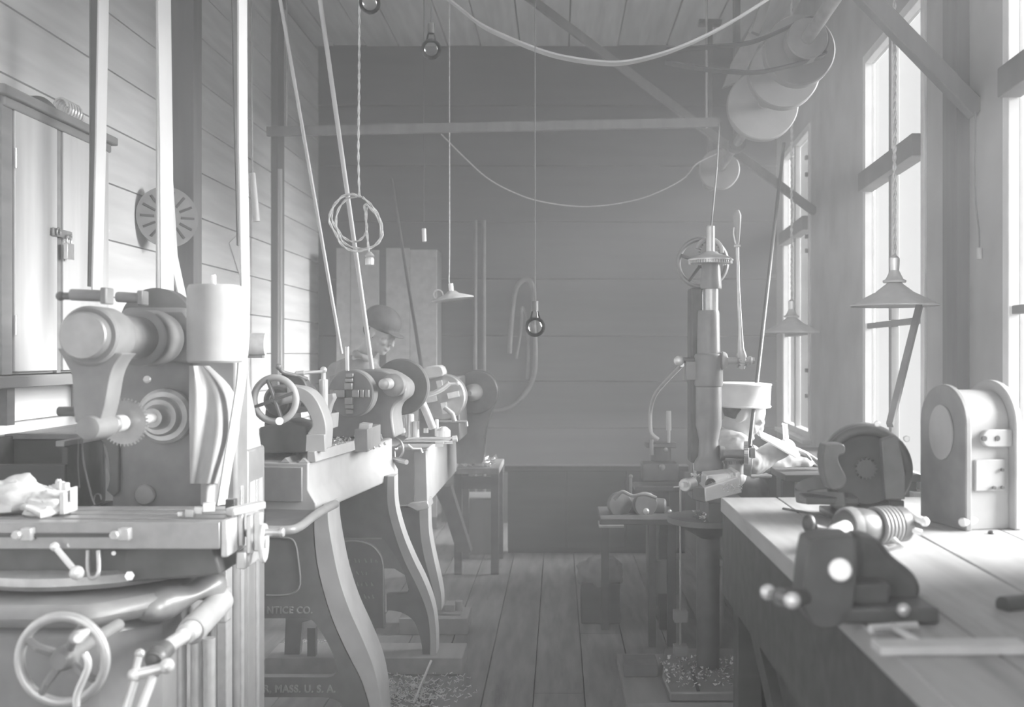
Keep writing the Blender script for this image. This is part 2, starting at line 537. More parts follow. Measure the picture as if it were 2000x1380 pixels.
# overarm
a = P(160, 655, 2.72); ax = Vector((0, 1, 0))
mb = MB().rev([(0, .060), (.004, .0635), (.62, .0635)], a, ax, 48)
link_mesh('overarm', mb, M['steel_dark'], mill)
mb = MB().rev([(0, .075), (.006, .081), (.10, .081), (.13, .076)], a + ax * .035, ax, 48)
link_mesh('overarm_clamp', mb, M['cast'], mill)
mb = MB().rev([(0, .070), (.01, .085), (.12, .088), (.16, .082)], a + ax * .36, ax, 48)
link_mesh('overarm_bearing', mb, M['cast'], mill)
for (x, y, Y, l) in ((209, 578, 2.80, .10), (279, 582, 3.12, .08)):
    c = P(x, y, Y)
    link_mesh('clamp_lug', MB().box(c, (.018, .05, .045)).cyl(c + Vector((-.01, 0, 0)), c + Vector((-l, 0, .004)), .016, seg=16), M['cast'], mill, bevel=.004)
c = P(140, 578, 2.80)
link_mesh('clamp_lever', MB().cyl(c + Vector((-.03, 0, 0)), c + Vector((.06, 0, 0)), .010, seg=12).ell(c + Vector((-.03, 0, 0)), .013), M['cast_dark'], mill)
# pendant arm
mb = MB()
pts = smooth_px([(112, 680), (130, 712), (140, 735), (143, 790), (147, 825)]) + smooth_px([(195, 825), (205, 790), (215, 735), (226, 708), (240, 690)])
mb.pp(pts, 2.77, 2.86)
link_mesh('pendant_arm', mb, M['cast'], mill, bevel=.014)
b0 = P(170, 836, 2.74)
mb = MB().rev([(0, .020), (.004, .031), (.10, .036), (.13, .030)], b0, ax, 32)
link_mesh('arbor_bearing', mb, M['cast'], mill)
link_mesh('arbor', MB().rev([(0, .012), (.02, .014), (.52, .016)], b0 + ax * .02, ax, 24)
          .rev([(0, .024), (.05, .024)], b0 + ax * .17, ax, 24), M['bright'], mill)
link_mesh('saw_cutter', MB().gear(b0 + ax * .235, ax, .070, .007, .005, 40), M['steel_dark'], mill, smooth=False)
sp = b0 + ax * .56
mb = MB()
mb.rev([(0, .030), (.03, .040), (.05, .040)], sp - ax * .12, ax, 40)
mb.rev([(0, .055), (.01, .062), (.04, .062)], sp - ax * .07, ax, 40)
mb.rev([(0, .078), (.01, .088), (.06, .090)], sp - ax * .035, ax, 40)
link_mesh('spindle_nose', mb, M['steel'], mill)
kb = P(128, 803, 3.0)
link_mesh('side_knob', MB().cyl(kb - Vector((.022, 0, 0)), kb + Vector((.05, 0, 0)), .014, seg=16, bev=.003), M['black'], mill)
# cone pulley behind the overarm
c = P(303, 632, 3.36)
mb = MB().rev([(0, .10), (.005, .118), (.07, .118), (.075, .10)], c, ax, 48)
link_mesh('drive_pulley', mb, M['cast_dark'], mill)
# small lug and oiler between head and spindle
c = P(288, 742, 3.24)
link_mesh('oil_cup', MB().rev([(0, .010), (.014, .012), (.02, .006), (.03, .009)], c, (.3, -1, .2), 16), M['bright'], mill)
# upright cylindrical guard
c0 = P(420, 708, 3.05); c1 = P(420, 557, 3.05)
mb = MB().rev([(0, .074), (.006, .080), ((c1 - c0).z - .012, .080), ((c1 - c0).z, .074)], c0, (0, 0, 1), 48)
link_mesh('motor_drum', mb, M['cast_pale'], mill)
link_mesh('drum_stud', MB().cyl(P(417, 556, 3.0), P(417, 537, 3.0), .008, seg=12), M['bright'], mill)
# flowing casting below the drum
def ruled(mb, left, right, Yl, Yr, bulge, n=14, thick=.02):
    """bulging sheet between two pixel edges"""
    vs = []
    m = len(left)
    for i in range(m):
        for j in range(n + 1):
            t = j / n
            px = left[i][0] * (1 - t) + right[i][0] * t; py = left[i][1] * (1 - t) + right[i][1] * t
            Y = Yl * (1 - t) + Yr * t - bulge * (math.sin(PI * t) ** 1.0) * (1 + .5 * math.sin(t * 9 + i * .16))
            vs.append(P(px, py, Y))
    fs = []
    for i in range(m - 1):
        for j in range(n):
            a = i * (n + 1) + j
            fs.append((a, a + n + 1, a + n + 2, a + 1))
    k = len(vs)
    vs2 = [v + Vector((0, thick, 0)) for v in vs]
    fs2 = [tuple(k + q for q in reversed(f)) for f in fs]
    mb.add(vs + vs2, fs + fs2)
    return mb
L_ = smooth_px([(370, 714), (369, 780), (370, 860), (371, 944)], 6)
R_ = smooth_px([(405, 714), (452, 765), (464, 840), (440, 944)], 6)
mb = ruled(MB(), L_, R_, 3.16, 3.28, .05)
link_mesh('apron_casting', mb, M['cast_light'], mill, ang=80)
L2 = [(392, 930), (392, 985)]; R2 = [(445, 930), (440, 985)]
link_mesh('apron_foot', ruled(MB(), L2, R2, 3.20, 3.28, .03), M['cast_light'], mill, ang=80)
# table with T-slots
TX0, TX1 = -2.0, -.91
mb = MB()
z0, z1 = .925, .997
yy = [2.75, 2.80, 2.81, 2.835, 2.845, 2.895, 2.905, 2.93, 2.94, 3.02]
pr = [(2.75, z0), (2.75, z1), (2.80, z1), (2.80, z1 - .022), (2.822, z1 - .022), (2.822, z1), (2.88, z1), (2.88, z1 - .022), (2.902, z1 - .022), (2.902, z1), (2.96, z1), (2.96, z1 - .022), (2.982, z1 - .022), (2.982, z1), (3.04, z1), (3.04, z0)]
mb.prism([(TX0, a, b) for a, b in pr], (TX1 - TX0, 0, 0))
link_mesh('table', mb, M['steel_dark'], mill, bevel=.002)
mb = MB(); mb.bb((TX0, 2.742, .958), (P(222, 0, 2.74).x, 2.75, .968))
link_mesh('stop_slot', mb, M['black'], mill)
for px in (55, 245):
    c = P(px, 1042, 2.74)
    link_mesh('table_stop', MB().box(c, (.030, .03, .034)).cyl(c + Vector((-.02, -.012, 0)), c + Vector((-.02, -.03, 0)), .013, seg=6), M['steel'], mill, bevel=.003)
# table end bracket, bars and handwheel
mb = MB()
mb.bb((TX1, 2.76, .90), (TX1 + .018, 3.03, 1.0))
mb.bar(P(448, 1000, 2.8), P(512, 985, 2.92), .03, .022)
mb.bar(P(505, 1000, 2.88), P(505, 1075, 2.88), .022, .03, (0, 1, 0))
mb.bar(P(470, 1002, 2.86), P(472, 1065, 2.86), .016, .02, (0, 1, 0))
mb.bar(P(488, 1005, 2.86), P(488, 1080, 2.86), .016, .02, (0, 1, 0))
mb.cyl(P(440, 1040, 2.9), P(514, 1040, 2.9), .012)
mb.bb(P(460, 1078, 2.84), P(508, 1092, 2.98))
link_mesh('end_bracket', mb, M['steel'], mill, bevel=.004)
wc = P(515, 1060, 2.86)
mb = MB().torus(wc, (1, .12, 0), .048, .0075, 32, 8)
mb.rev([(-.008, .014), (.008, .014)], wc, (1, .12, 0), 16)
for k in range(3):
    a = 2 * PI * k / 3 + .5
    mb.cyl(wc, wc + Vector((0, math.cos(a) * .047, math.sin(a) * .047)), .005, seg=8)
link_mesh('table_handwheel', mb, M['bright'], mill)
link_mesh('crank_handle', MB().cyl(P(517, 1039, 2.84), P(548, 1039, 2.84), .010, seg=16).cyl(P(547, 1039, 2.84), P(555, 1039, 2.84), .013, seg=16, bev=.002), M['steel'], mill)
# bits on the table end
for px, py, d in ((408, 990, .020), (390, 996, .016), (372, 1002, .016), (352, 1004, .010)):
    link_mesh('clamp_nut', MB().box(P(px, py, 2.83), (d * 1.6, d, d * 1.3), rz=R.uniform(-.4, .4)), M['bright'], mill, bevel=.002)
link_mesh('end_block', MB().box(P(452, 985, 2.93), (.026, .03, .034)), M['black'], mill, bevel=.002)
# saddle, swivel, knee
mb = MB(); mb.pp([(-60, 1062), (415, 1062), (432, 1122), (330, 1132), (150, 1142), (-60, 1142)], 2.80, 3.2)
link_mesh('saddle', mb, M['cast_dark'], mill, bevel=.008)
mb = MB(); c = P(130, 1140, 3.0)
mb.rev([(-.045, .375), (-.03, .39), (-.008, .39), (0, .375)], Vector((-1.40, 3.12, .857)), (0, 0, 1), 72)
link_mesh('swivel_ring', mb, M['steel'], mill, ang=30)
mb = MB()
mb.prism([(-1.95, 2.62, .80), (-1.20, 2.62, .80), (-1.04, 2.80, .80), (-1.04, 3.22, .80), (-1.95, 3.22, .80)], (0, 0, -.06))
mb.prism([(-1.78, 2.66, .74), (-1.22, 2.66, .74), (-1.09, 2.82, .74), (-1.09, 3.22, .74), (-1.78, 3.22, .74)], (0, 0, -.44))
link_mesh('knee', mb, M['cast'], mill, bevel=.03)
mb = MB(); mb.cyl((-1.20, 2.9, .10), (-1.20, 2.9, .34), .035)
link_mesh('elevating_screw', mb, M['steel_dark'], mill)
# bulge added to carry the highlights of the knee's right corner
mb = MB()
A_, B_ = P(296, 1188, 2.78), P(412, 1142, 2.94)
for k in range(9):
    mb.ell(A_.lerp(B_, k / 8), (.045, .05, .034 + .012 * math.sin(k * .9)), 20, 12)
o_ = link_mesh('knee_highlight_bulge', mb, M['cast'], mill)
rm_ = o_.modifiers.new('remesh', 'REMESH'); rm_.mode = 'VOXEL'; rm_.voxel_size = .006; rm_.use_smooth_shade = True
s_ = o_.modifiers.new('smooth', 'SMOOTH'); s_.iterations = 12
# telescopic feed shaft
mb = MB()
mb.cyl(P(432, 1172, 2.98), P(374, 1232, 2.66), .036, seg=28, bev=.004)
link_mesh('shaft_sleeve', mb, M['cast_light'], mill)
link_mesh('sleeve_bracket', MB().box(P(428, 1180, 3.02), (.06, .05, .10)), M['steel'], mill, bevel=.008)
link_mesh('bracket_bolt', MB().cyl(P(428, 1178, 2.97), P(428, 1162, 2.97), .012, seg=6), M['bright'], mill)
mb = MB()
mb.cyl(P(380, 1226, 2.68), P(362, 1238, 2.62), .026)
mb.cyl(P(366, 1236, 2.64), P(318, 1268, 2.50), .018)
link_mesh('telescopic_shaft', mb, M['bright'], mill)
mb = MB(); mb.ell(P(306, 1284, 2.46), .028); mb.cyl(P(325, 1265, 2.5), P(300, 1292, 2.44), .022)
link_mesh('joint_yoke', mb, M['cast_dark'], mill)
mb = MB()
mb.cyl(P(262, 1318, 2.40), P(325, 1302, 2.42), .013); mb.ell(P(262, 1318, 2.40), .016); mb.ell(P(326, 1300, 2.42), .018)
link_mesh('joint_pin', mb, M['bright'], mill)
link_mesh('lower_shaft', MB().cyl(P(303, 1310, 2.42), P(258, 1430, 2.34), .011), M['bright'], mill)
link_mesh('lock_lever', MB().cyl(P(262, 1330, 2.38), P(235, 1420, 2.34), .010).ell(P(273, 1276, 2.42), .012).cyl(P(273, 1276, 2.42), P(262, 1318, 2.4), .009), M['steel'], mill)
mb = MB()
for px in (352, 385, 408):
    mb.cyl(P(px, 1245, 2.95), P(px, 1460, 2.95), .018, seg=16)
link_mesh('oil_pipe', mb, M['steel'], mill)
mb = MB(); mb.bb((-1.06, 3.18, .30), (-1.03, 3.24, .93))
link_mesh('gib_strip', mb, M['steel'], mill, bevel=.003)
# big knee handwheel
wc = P(122, 1287, 2.36)
mb = MB().torus(wc, (0, 1, 0), .099, .0115, 56, 12)
link_mesh('handwheel_rim', mb, M['steel'], mill)
mb = MB().rev([(-.02, .018), (.0, .028), (.03, .028)], wc, ax, 24)
for k in range(4):
    a = PI / 4 + PI / 2 * k + .25
    d = Vector((math.cos(a), 0, math.sin(a)))
    mb.tube([wc + d * .02 + ax * .01, wc + d * .06 - ax * .012, wc + d * .097], .009, 8, [.011, .010, .008])
mb.cyl(wc, wc + ax * .3, .016)
link_mesh('handwheel_spokes', mb, M['cast'], mill)
hh = P(150, 1245, 2.30)
link_mesh('wheel_handle', MB().tube([hh + Vector((0, .05, 0)), hh, hh + Vector((.02, -.035, .008))], .012, 12, [.008, .016, .010]), M['bright'], mill)
hh = P(165, 1275, 2.30)
link_mesh('index_handle', MB().tube(smooth_path([hh, hh + Vector((.008, 0, -.03)), hh + Vector((-.016, 0, -.09)), hh + Vector((-.018, 0, -.12))]), .008, 10), M['bright'], mill)
# clamp lever with ball ends on the saddle
a, b = P(107, 1067, 2.72), P(150, 1118, 2.70)
link_mesh('ball_lever', MB().cyl(a, b, .0085, seg=14).ell(a, .0125).ell(b, .019), M['bright'], mill)
link_mesh('bent_lever', MB().tube(smooth_path([P(172, 1075, 2.76), P(172, 1110, 2.74), P(178, 1128, 2.73), P(192, 1118, 2.73), P(192, 1075, 2.75)]), .006, 10), M['steel'], mill)
link_mesh('square_bolt', MB().cyl(P(253, 1124, 2.79), P(253, 1124, 2.74), .013, seg=6), M['bright'], mill)
for px, py in ((222, 1080), (135, 1064)):
    link_mesh('screw_head', MB().cyl(P(px, py, 2.80), P(px, py, 2.75), .006, seg=10), M['steel'], mill)
# hanging wires at the arbor bearing
link_mesh('wire', MB().tube(smooth_path([P(154, 858, 2.78), P(153, 910, 2.8), P(156, 952, 2.82)]), .0018, 6)
          .tube(smooth_path([P(160, 858, 2.78), P(164, 905, 2.8), P(178, 965, 2.82), P(185, 985, 2.83)]), .0022, 6)
          .tube(smooth_path([P(183, 982, 2.83), P(187, 965, 2.83), P(196, 966, 2.83), P(198, 975, 2.83)]), .0016, 6), M['black'], mill)

# things lying on the mill table
c = P(70, 905, 2.98)
vz = MB()
single('machine_vise', MB().bb(P(116, 962, 2.84), P(152, 996, 2.92)).bb(P(136, 952, 2.86), P(152, 975, 2.9)).cyl(P(128, 957, 2.85), P(128, 942, 2.85), .012, seg=6), M['bright'],
       'bright clamp block with bolt on the milling table beside the rags', 'clamp', bevel=.003)
def crumple(c, r, seedv, amp=.35, n=28):
    mb = MB()
    mb.ell((0, 0, 0), 1, n, n)
    out = []
    for v in mb.v:
        d = 1 + amp * mnoise.noise(v * 2.1 + Vector((seedv, 0, 0))) + amp * .5 * mnoise.noise(v * 5 + Vector((0, seedv, 0)))
        q = Vector((v.x * r[0] * d, v.y * r[1] * d, v.z * r[2] * d))
        q.z = max(q.z, -r[2] * .55)
        out.append(Vector(c) + q)
    mb.v = out
    return mb
for nm, px, py, Y, r, s, lb in (('rag', 30, 955, 2.93, (.115, .07, .062), 1, 'large crumpled pale rag at the left end of the milling table'),
                          ('rag', 92, 960, 2.88, (.06, .06, .042), 5, 'small crumpled rag beside the clamp on the milling table'),
                          ('rag', 118, 925, 2.95, (.034, .04, .055), 9, 'twisted pale rag standing against the dark box on the table')):
    q = P(px, py, Y); q.z = .997 + r[2] * .55
    single(nm, crumple(q, r, s), M['rag'], lb, 'rag', 'rags on the milling table', ang=60)
bx = thing('tool_box', 'dark open wooden box behind the rags at the left edge', 'box', P(60, 960, 3.32))
A, B_ = P(-60, 985, 3.34), P(138, 862, 3.34)
zt, zb = B_.z, .93
mb = MB()
mb.bb((A.x, 3.30, zb), (B_.x, 3.32, zt - .07)); mb.bb((A.x, 3.58, zb), (B_.x, 3.60, zt)); mb.bb((B_.x - .02, 3.32, zb), (B_.x, 3.58, zt)); mb.bb((A.x, 3.32, zb), (A.x + .02, 3.58, zt)); mb.bb((A.x, 3.32, zb), (B_.x, 3.58, zb + .02))
link_mesh('box_body', mb, M['wood_dark'], bx, bevel=.003)
link_mesh('box_rim', MB().bb((A.x - .01, 3.57, zt - .012), (B_.x, 3.61, zt + .006)).bb((B_.x - .025, 3.29, zt - .012), (B_.x + .004, 3.58, zt + .006)), M['wood_mid'], bx, bevel=.002)
st = thing('tool_stand', 'low dark stand behind the milling machine under the wooden box', 'stand', (-1.9, 3.45, 0))
link_mesh('stand_top', MB().bb((A.x - .02, 3.29, .90), (B_.x + .02, 3.62, .93)), M['wood_dark'], st)
for sx in (A.x + .03, B_.x - .03):
    for sy in (3.35, 3.58):
        link_mesh('leg', MB().bb((sx - .02, sy - .02, 0), (sx + .02, sy + .02, .90)), M['wood_dark'], st)

# ================================================================== BELTS from the ceiling (left)
def vbelt(label, pts, wv, mt, group=None, name='drive_belt', th=.006):
    return single(name, MB().belt(pts, wv, th), mt, label, 'belt', group)
vbelt('light leather belt rising from the overarm past the padlocked cabinet', [P(202, -8, 3.4), P(196, 300, 3.4), P(189, 566, 3.4)], (.010, .050, 0), M['belt'])
vbelt('returning strand coloured dark as the shaded side of the first light belt', [P(184, -8, 3.5), P(184, 300, 3.5), P(180, 560, 3.5)], (.010, .04, 0), M['belt_dark'])  # shaded side of the belt put into a darker strand colour
vbelt('broad leather belt running down before the dark wall post', [P(320, -8, 3.45), P(324, 300, 3.45), P(326, 575, 3.45)], (.024, .05, 0), M['belt'])
vbelt('narrow belt strand behind the broad belt on its right', [P(318, -12, 3.75), P(326, 300, 3.75), P(338, 498, 3.75), P(348, 545, 3.75), P(360, 600, 3.75)], (.01, .05, 0), M['belt'])
vbelt('narrow belt strand behind the broad belt on its left', [P(311, -8, 3.8), P(311, 355, 3.8), P(311, 570, 3.8)], (.008, .03, 0), M['belt'])
vbelt('long light belt running past the upright drum down to the mill table', [P(473, -8, 3.2), P(474, 300, 3.2), P(479, 560, 3.2), P(478, 650, 3.2), P(470, 750, 3.2), P(452, 860, 3.2), P(432, 985, 3.15)], (.014, .04, 0), M['belt'])
vbelt('returning strand coloured dark as the shaded side of the long light belt', [P(459, -8, 3.6), P(463, 200, 3.6), P(470, 480, 3.6)], (.014, .03, 0), M['belt_dark'])  # darker leather colour carries the long belt's shade

# ================================================================== CABINET on the left wall
XC = -1.93
cab = thing('wall_cabinet', 'tall padlocked wooden cabinet with two pale doors on the left wall', 'cabinet', (XC, 4.0, 1.37))
def cpx(px):  # depth of the cabinet front at a pixel column
    return FPX * XC / (px - VX)
ya, yb = cpx(2), cpx(212)
zt, zb = 2.345, 1.375
link_mesh('body', MB().bb((XL, ya, zb), (XC - .012, yb, zt)), M['wood_mid'], cab, bevel=.003)
link_mesh('stile', MB().bb((XC - .012, ya, zb), (XC + .004, cpx(22), zt)), M['wood_mid'], cab, bevel=.002)
link_mesh('stile', MB().bb((XC - .012, cpx(109), zb), (XC + .004, cpx(117), zt - .03)), M['wood_mid'], cab, bevel=.002)
for a, b in ((24, 107), (119, 208)):
    d = link_mesh('door', MB().bb((XC - .012, cpx(a), zb + .01), (XC + .01, cpx(b), zt - .035)), M['wood_light'], cab, bevel=.003)
    if a == 24:
        for z in (2.14, 1.55):
            link_mesh('hinge', MB().cyl((XC + .013, cpx(24) - .002, z - .035), (XC + .013, cpx(24) - .002, z + .035), .005, seg=10), M['bright'], d)
link_mesh('cornice', MB().bb((XL, ya - .03, zt), (XC + .03, yb + .03, zt + .035)).bb((XL, ya, zt - .035), (XC + .014, yb, zt)), M['wood_mid'], cab, bevel=.006)
pl = single('padlock', MB().box((XC + .035, cpx(117), 1.845), (.016, .055, .062)).torus((XC + .035, cpx(117), 1.885), (1, 0, 0), .018, .004, 24, 8), M['brass'],
            'bright padlock hanging closed on the cabinet hasp', 'padlock', bevel=.003)
single('hasp', MB().box((XC + .018, cpx(112), 1.912), (.010, .15, .030)).torus((XC + .028, cpx(100), 1.912), (1, 0, 0), .013, .004).cyl((XC + .02, cpx(117), 1.905), (XC + .048, cpx(117), 1.905), .005), M['steel_dark'],
       'dark steel hasp across the two cabinet doors', 'hasp', bevel=.002)
# things on the cabinet
mb = MB()
pts = [(XC - .02, cpx(64), zt + .036)] + [(XC - .02, cpx(64) + (cpx(128) - cpx(64)) * t, zt + .036 + .04 * math.sin(PI * t) ** .7) for t in [k / 10 for k in range(1, 10)]] + [(XC - .02, cpx(128), zt + .036)]
mb.prism(pts, (-.06, 0, 0))
single('felt_hat', mb, M['cap_dark'], 'dark low curved shape lying on top of the cabinet', 'hat')
cs = P(130, 222, cpx(148) ); 
mb = MB()
y0 = cpx(132); y1 = cpx(164); zc = zt + .075
hel = []
for k in range(6 * 12 + 1):
    t = k / 72
    a = 2 * PI * 6 * t
    hel.append((XC - .03 + .03 * math.cos(a), y0 + (y1 - y0) * t, zc + .036 * math.sin(a)))
mb.tube(hel, .005, 8)
single('coil_spring', mb, M['bright'], 'bright coil spring lying on top of the cabinet', 'spring')
sh = thing('wall_shelf', 'thick grimy shelf board on the left wall under the cabinet', 'shelf', (-1.9, 3.8, 1.33))
link_mesh('shelf_board', MB().bb((XL, 2.6, 1.33), (XC + .05, 4.42, 1.372)), M['wood_mid'], sh, bevel=.004)
link_mesh('bracket', MB().bb((XL, 3.55, 1.20), (XC + .02, 3.60, 1.33)), M['wood_mid'], sh)
link_mesh('bracket', MB().bb((XL, 4.33, 1.20), (XC + .02, 4.38, 1.33)), M['wood_mid'], sh)
ch = thing('wooden_chest', 'pale wooden chest against the left wall behind the milling machine', 'chest', (-1.75, 4.3, 0))
link_mesh('body', MB().bb((-2.05, 3.75, .02), (-1.62, 4.75, 1.12)), M['wood_light'], ch, bevel=.004)
link_mesh('lid', MB().bb((-2.055, 3.73, 1.12), (-1.60, 4.77, 1.15)), M['wood_mid'], ch, bevel=.004)
link_mesh('skirting', MB().bb((-2.05, 3.74, .0), (-1.61, 4.76, .10)), M['wood_mid'], ch)

# slotted disc hung on the wall post
c = P(326, 424, 5.08)
dm = MB()
m = axis_m(c, (.75, -1, 0))
seg = 48
ri, ro = .05, .175
dm.rev([(0, .150), (.012, .150)], c, (.75, -1, 0), 56)
ds = single('slotted_disc', dm, M['cast'], 'dark disc with radial slots hanging on the wall post', 'disc')
for k in range(14):
    a = 2 * PI * k / 14
    mb = MB()
    mm = m @ Matrix.Rotation(a, 4, 'Z')
    off = ds.location
    vs = [mm @ Vector((x, y, z)) for z in (.012, .015) for y in (-.006, .006) for x in (.065, .130)]
    mb.add(vs, [(0, 2, 3, 1), (4, 5, 7, 6), (0, 1, 5, 4), (2, 6, 7, 3), (0, 4, 6, 2), (1, 3, 7, 5)])
    link_mesh('slot', mb, M['black'], ds)
# pinned papers, rods, pipe
def sheet(px, Y, label):
    pts = [P(a, b, FPX * (XL + .004) / (a - VX)) for a, b in px]
    return single('paper_sheet', MB().prism(pts, (.0025, .002, 0)), M['paper'], label, 'paper')
sheet([(447, 474), (466, 455), (470, 545), (462, 520)], 6.2, 'torn pale paper pinned to the wall beside the long belt')
sheet([(203, 438), (214, 450), (203, 462)], 4.9, 'small triangular paper corner on the wall right of the first belt')
sheet([(203, 485), (208, 515), (209, 560), (203, 560)], 4.9, 'narrow pale paper strip hanging behind the first belt')
single('hanging_rod', MB().cyl(P(493, 338, 5.2), P(501, 432, 5.2), .015, .018, seg=16), M['belt'], 'short thick pale rod hanging right of the long belt', 'rod')
single('hanging_wire', MB().cyl(P(491, -5, 5.2), P(493, 338, 5.2), .004, seg=8), M['steel_dark'], 'thin wire from the ceiling holding the short rod', 'wire')
single('steam_pipe', MB().cyl(P(547, 330, 6.9), P(547, 1300, 6.9) + Vector((0, 0, 0)), .015, seg=14), M['belt'], 'slim pale vertical pipe by the left wall near the back corner', 'pipe')
c = P(500, 672, 5.6)
single('wound_spool', MB().rev([(0, .02), (.01, .06), (.10, .06), (.11, .02)], c - Vector((.05, 0, 0)), (1, .1, 0), 32), M['rag'], 'pale wound spool on the left wall right of the drum', 'spool')
spb = single('spool_bracket', MB().bb((XL, 5.58, c.z - .075), (c.x + .04, 5.62, c.z - .06)).bb((XL, 5.56, c.z - .14), (XL + .02, 5.64, c.z - .02)), M['wood_mid'], 'small wooden wall bracket under the pale spool', 'bracket')

# ================================================================== FIRST LATHE
lathe = thing('engine_lathe', 'large engine lathe with four jaw chuck and splayed lettered legs', 'lathe', (-1.0, 4.3, 0))
TH1 = -math.atan(.118)
O1 = Vector((-.927, 3.8, 0))
ML = Matrix.Translation(O1) @ Matrix.Rotation(TH1, 4, 'Z')
def LM(): 
    m = MB(); m.m = ML.copy(); return m
# bed: cross-section extruded along local y
mb = LM()
sec = [(-.36, .89), (-.36, 1.045), (0, 1.045), (0, .945), (.012, .925), (.030, .895), (.030, .86), (.0, .85), (-.36, .85)]
mb.prism([(a, 0, b) for a, b in sec], (0, 1.12, 0))
link_mesh('bed', mb, M['cast_light'], lathe, bevel=.006)
mb = LM()
for x in (-.30, -.22, -.09, -.02):
    mb.prism([(x - .018, 0, 1.045), (x, 0, 1.062), (x + .018, 0, 1.045)], (0, 1.1, 0))
link_mesh('bed_way', mb, M['steel'], lathe)
# rear shoulder of the bed seen under the handwheel
link_mesh('bed_end', LM().bb((-.40, -.012, .90), (-.02, .0, 1.03)), M['cast'], lathe, bevel=.004)
# chip pan at the tail end
mb = MB()
rim = [P(518, 990, 3.86), P(632, 990, 3.86), P(636, 996, 3.8), P(560, 1030, 3.45), P(518, 1030, 3.45)]
mb.prism(rim, (0, 0, -.012))
link_mesh('chip_pan', mb, M['cast_dark'], lathe)
mb = MB()
mb.tube(smooth_path([P(500, 1034, 3.44), P(560, 1035, 3.44), P(585, 1028, 3.50), P(612, 1008, 3.62), P(642, 990, 3.82), P(655, 984, 3.95)]), .016, 10)
mb.tube([P(505, 989, 3.87), P(634, 989, 3.87)], .007, 8)
link_mesh('pan_lip', mb, M['cast'], lathe)
# tailstock
tb = MB()
arc_o = smooth_px([(560, 752), (590, 757), (612, 772), (628, 800), (637, 835), (634, 878)], 5)
arc_i = smooth_px([(598, 880), (601, 862), (601, 845), (610, 830), (603, 808), (588, 785), (560, 772)], 5)
tb.pp(arc_o + arc_i, 3.86, 3.98)
link_mesh('tailstock_arm', tb, M['cast_light'], lathe, bevel=.006)
tb = MB()
tb.pp([(505, 885), (600, 885), (604, 862), (598, 830), (560, 820), (505, 835)], 3.90, 4.10)
tb.rev([(0, .052), (.02, .06), (.30, .06), (.33, .05)], P(540, 782, 3.92), (.117, .993, 0), 32)
tb.pp([(515, 835), (565, 835), (560, 770), (520, 770)], 3.95, 4.15)
link_mesh('tailstock_body', tb, M['cast_dark'], lathe, bevel=.008)
tb = MB().pp([(598, 848), (634, 848), (635, 882), (596, 882)], 3.84, 3.87)
link_mesh('tailstock_foot', tb, M['cast_light'], lathe, bevel=.003)
tb = MB().pp(smooth_px([(543, 735), (552, 730), (580, 733), (592, 740), (600, 758), (604, 790), (560, 790), (548, 760)], 3), 4.02, 4.10)
link_mesh('tailstock_clamp', tb, M['cast_dark'], lathe, bevel=.008)
link_mesh('clamp_handle', MB().tube(smooth_path([P(600, 740, 4.05), P(570, 731, 4.02), P(552, 726, 4.0), P(544, 716, 3.98)]), .008, 10).ell(P(544, 716, 3.98), .012), M['cast'], lathe)
wc = P(537, 780, 3.70)
mb = MB().torus(wc, (.117, .993, 0), .079, .0125, 56, 12)
link_mesh('handwheel', mb, M['cast_light'], lathe)
mb = MB().rev([(-.012, .014), (0, .022), (.02, .024), (.2, .018)], wc, (.117, .993, 0), 24)
for k in range(4):
    a = .35 + PI / 2 * k
    d = Vector((math.cos(a), -.117 * math.cos(a), math.sin(a)))
    mb.bar(wc, wc + d * .078, .011, .026, (0, 1, 0))
link_mesh('wheel_spokes', mb, M['cast_dark'], lathe, bevel=.003)
link_mesh('wheel_knob', MB().tube([P(546, 823, 3.69), P(546, 822, 3.63)], .012, 12, [.008, .014]), M['bright'], lathe)
# tool post and compound rest
mb = MB()
mb.cyl(P(632, 800, 4.15), P(632, 728, 4.15), .012, .009, seg=16)
mb.cyl(P(632, 845, 4.15), P(632, 740, 4.15), .018, seg=16, bev=.003)
mb.ell(P(632, 722, 4.15), .014)
link_mesh('tool_post', mb, M['bright'], lathe)
link_mesh('tool_post_lever', MB().cyl(P(630, 725, 4.13), P(582, 729, 4.10), .007, seg=12).ell(P(580, 729, 4.1), .010).cyl(P(583, 729, 4.1), P(594, 728, 4.1), .010, seg=12), M['bright'], lathe)
mb = MB()
mb.pp([(606, 776), (650, 768), (652, 778), (646, 790), (640, 812), (618, 812), (622, 790), (606, 784)], 4.16, 4.22)
mb.pp([(612, 812), (648, 808), (646, 838), (612, 840)], 4.10, 4.24)
link_mesh('compound_rest', mb, M['cast_light'], lathe, bevel=.004)
mb = LM()
mb.bb((-.34, .28, 1.06), (-.02, .46, 1.085)); mb.bb((-.12, .24, 1.062), (-.0, .50, 1.075))
link_mesh('carriage', mb, M['steel_dark'], lathe, bevel=.004)
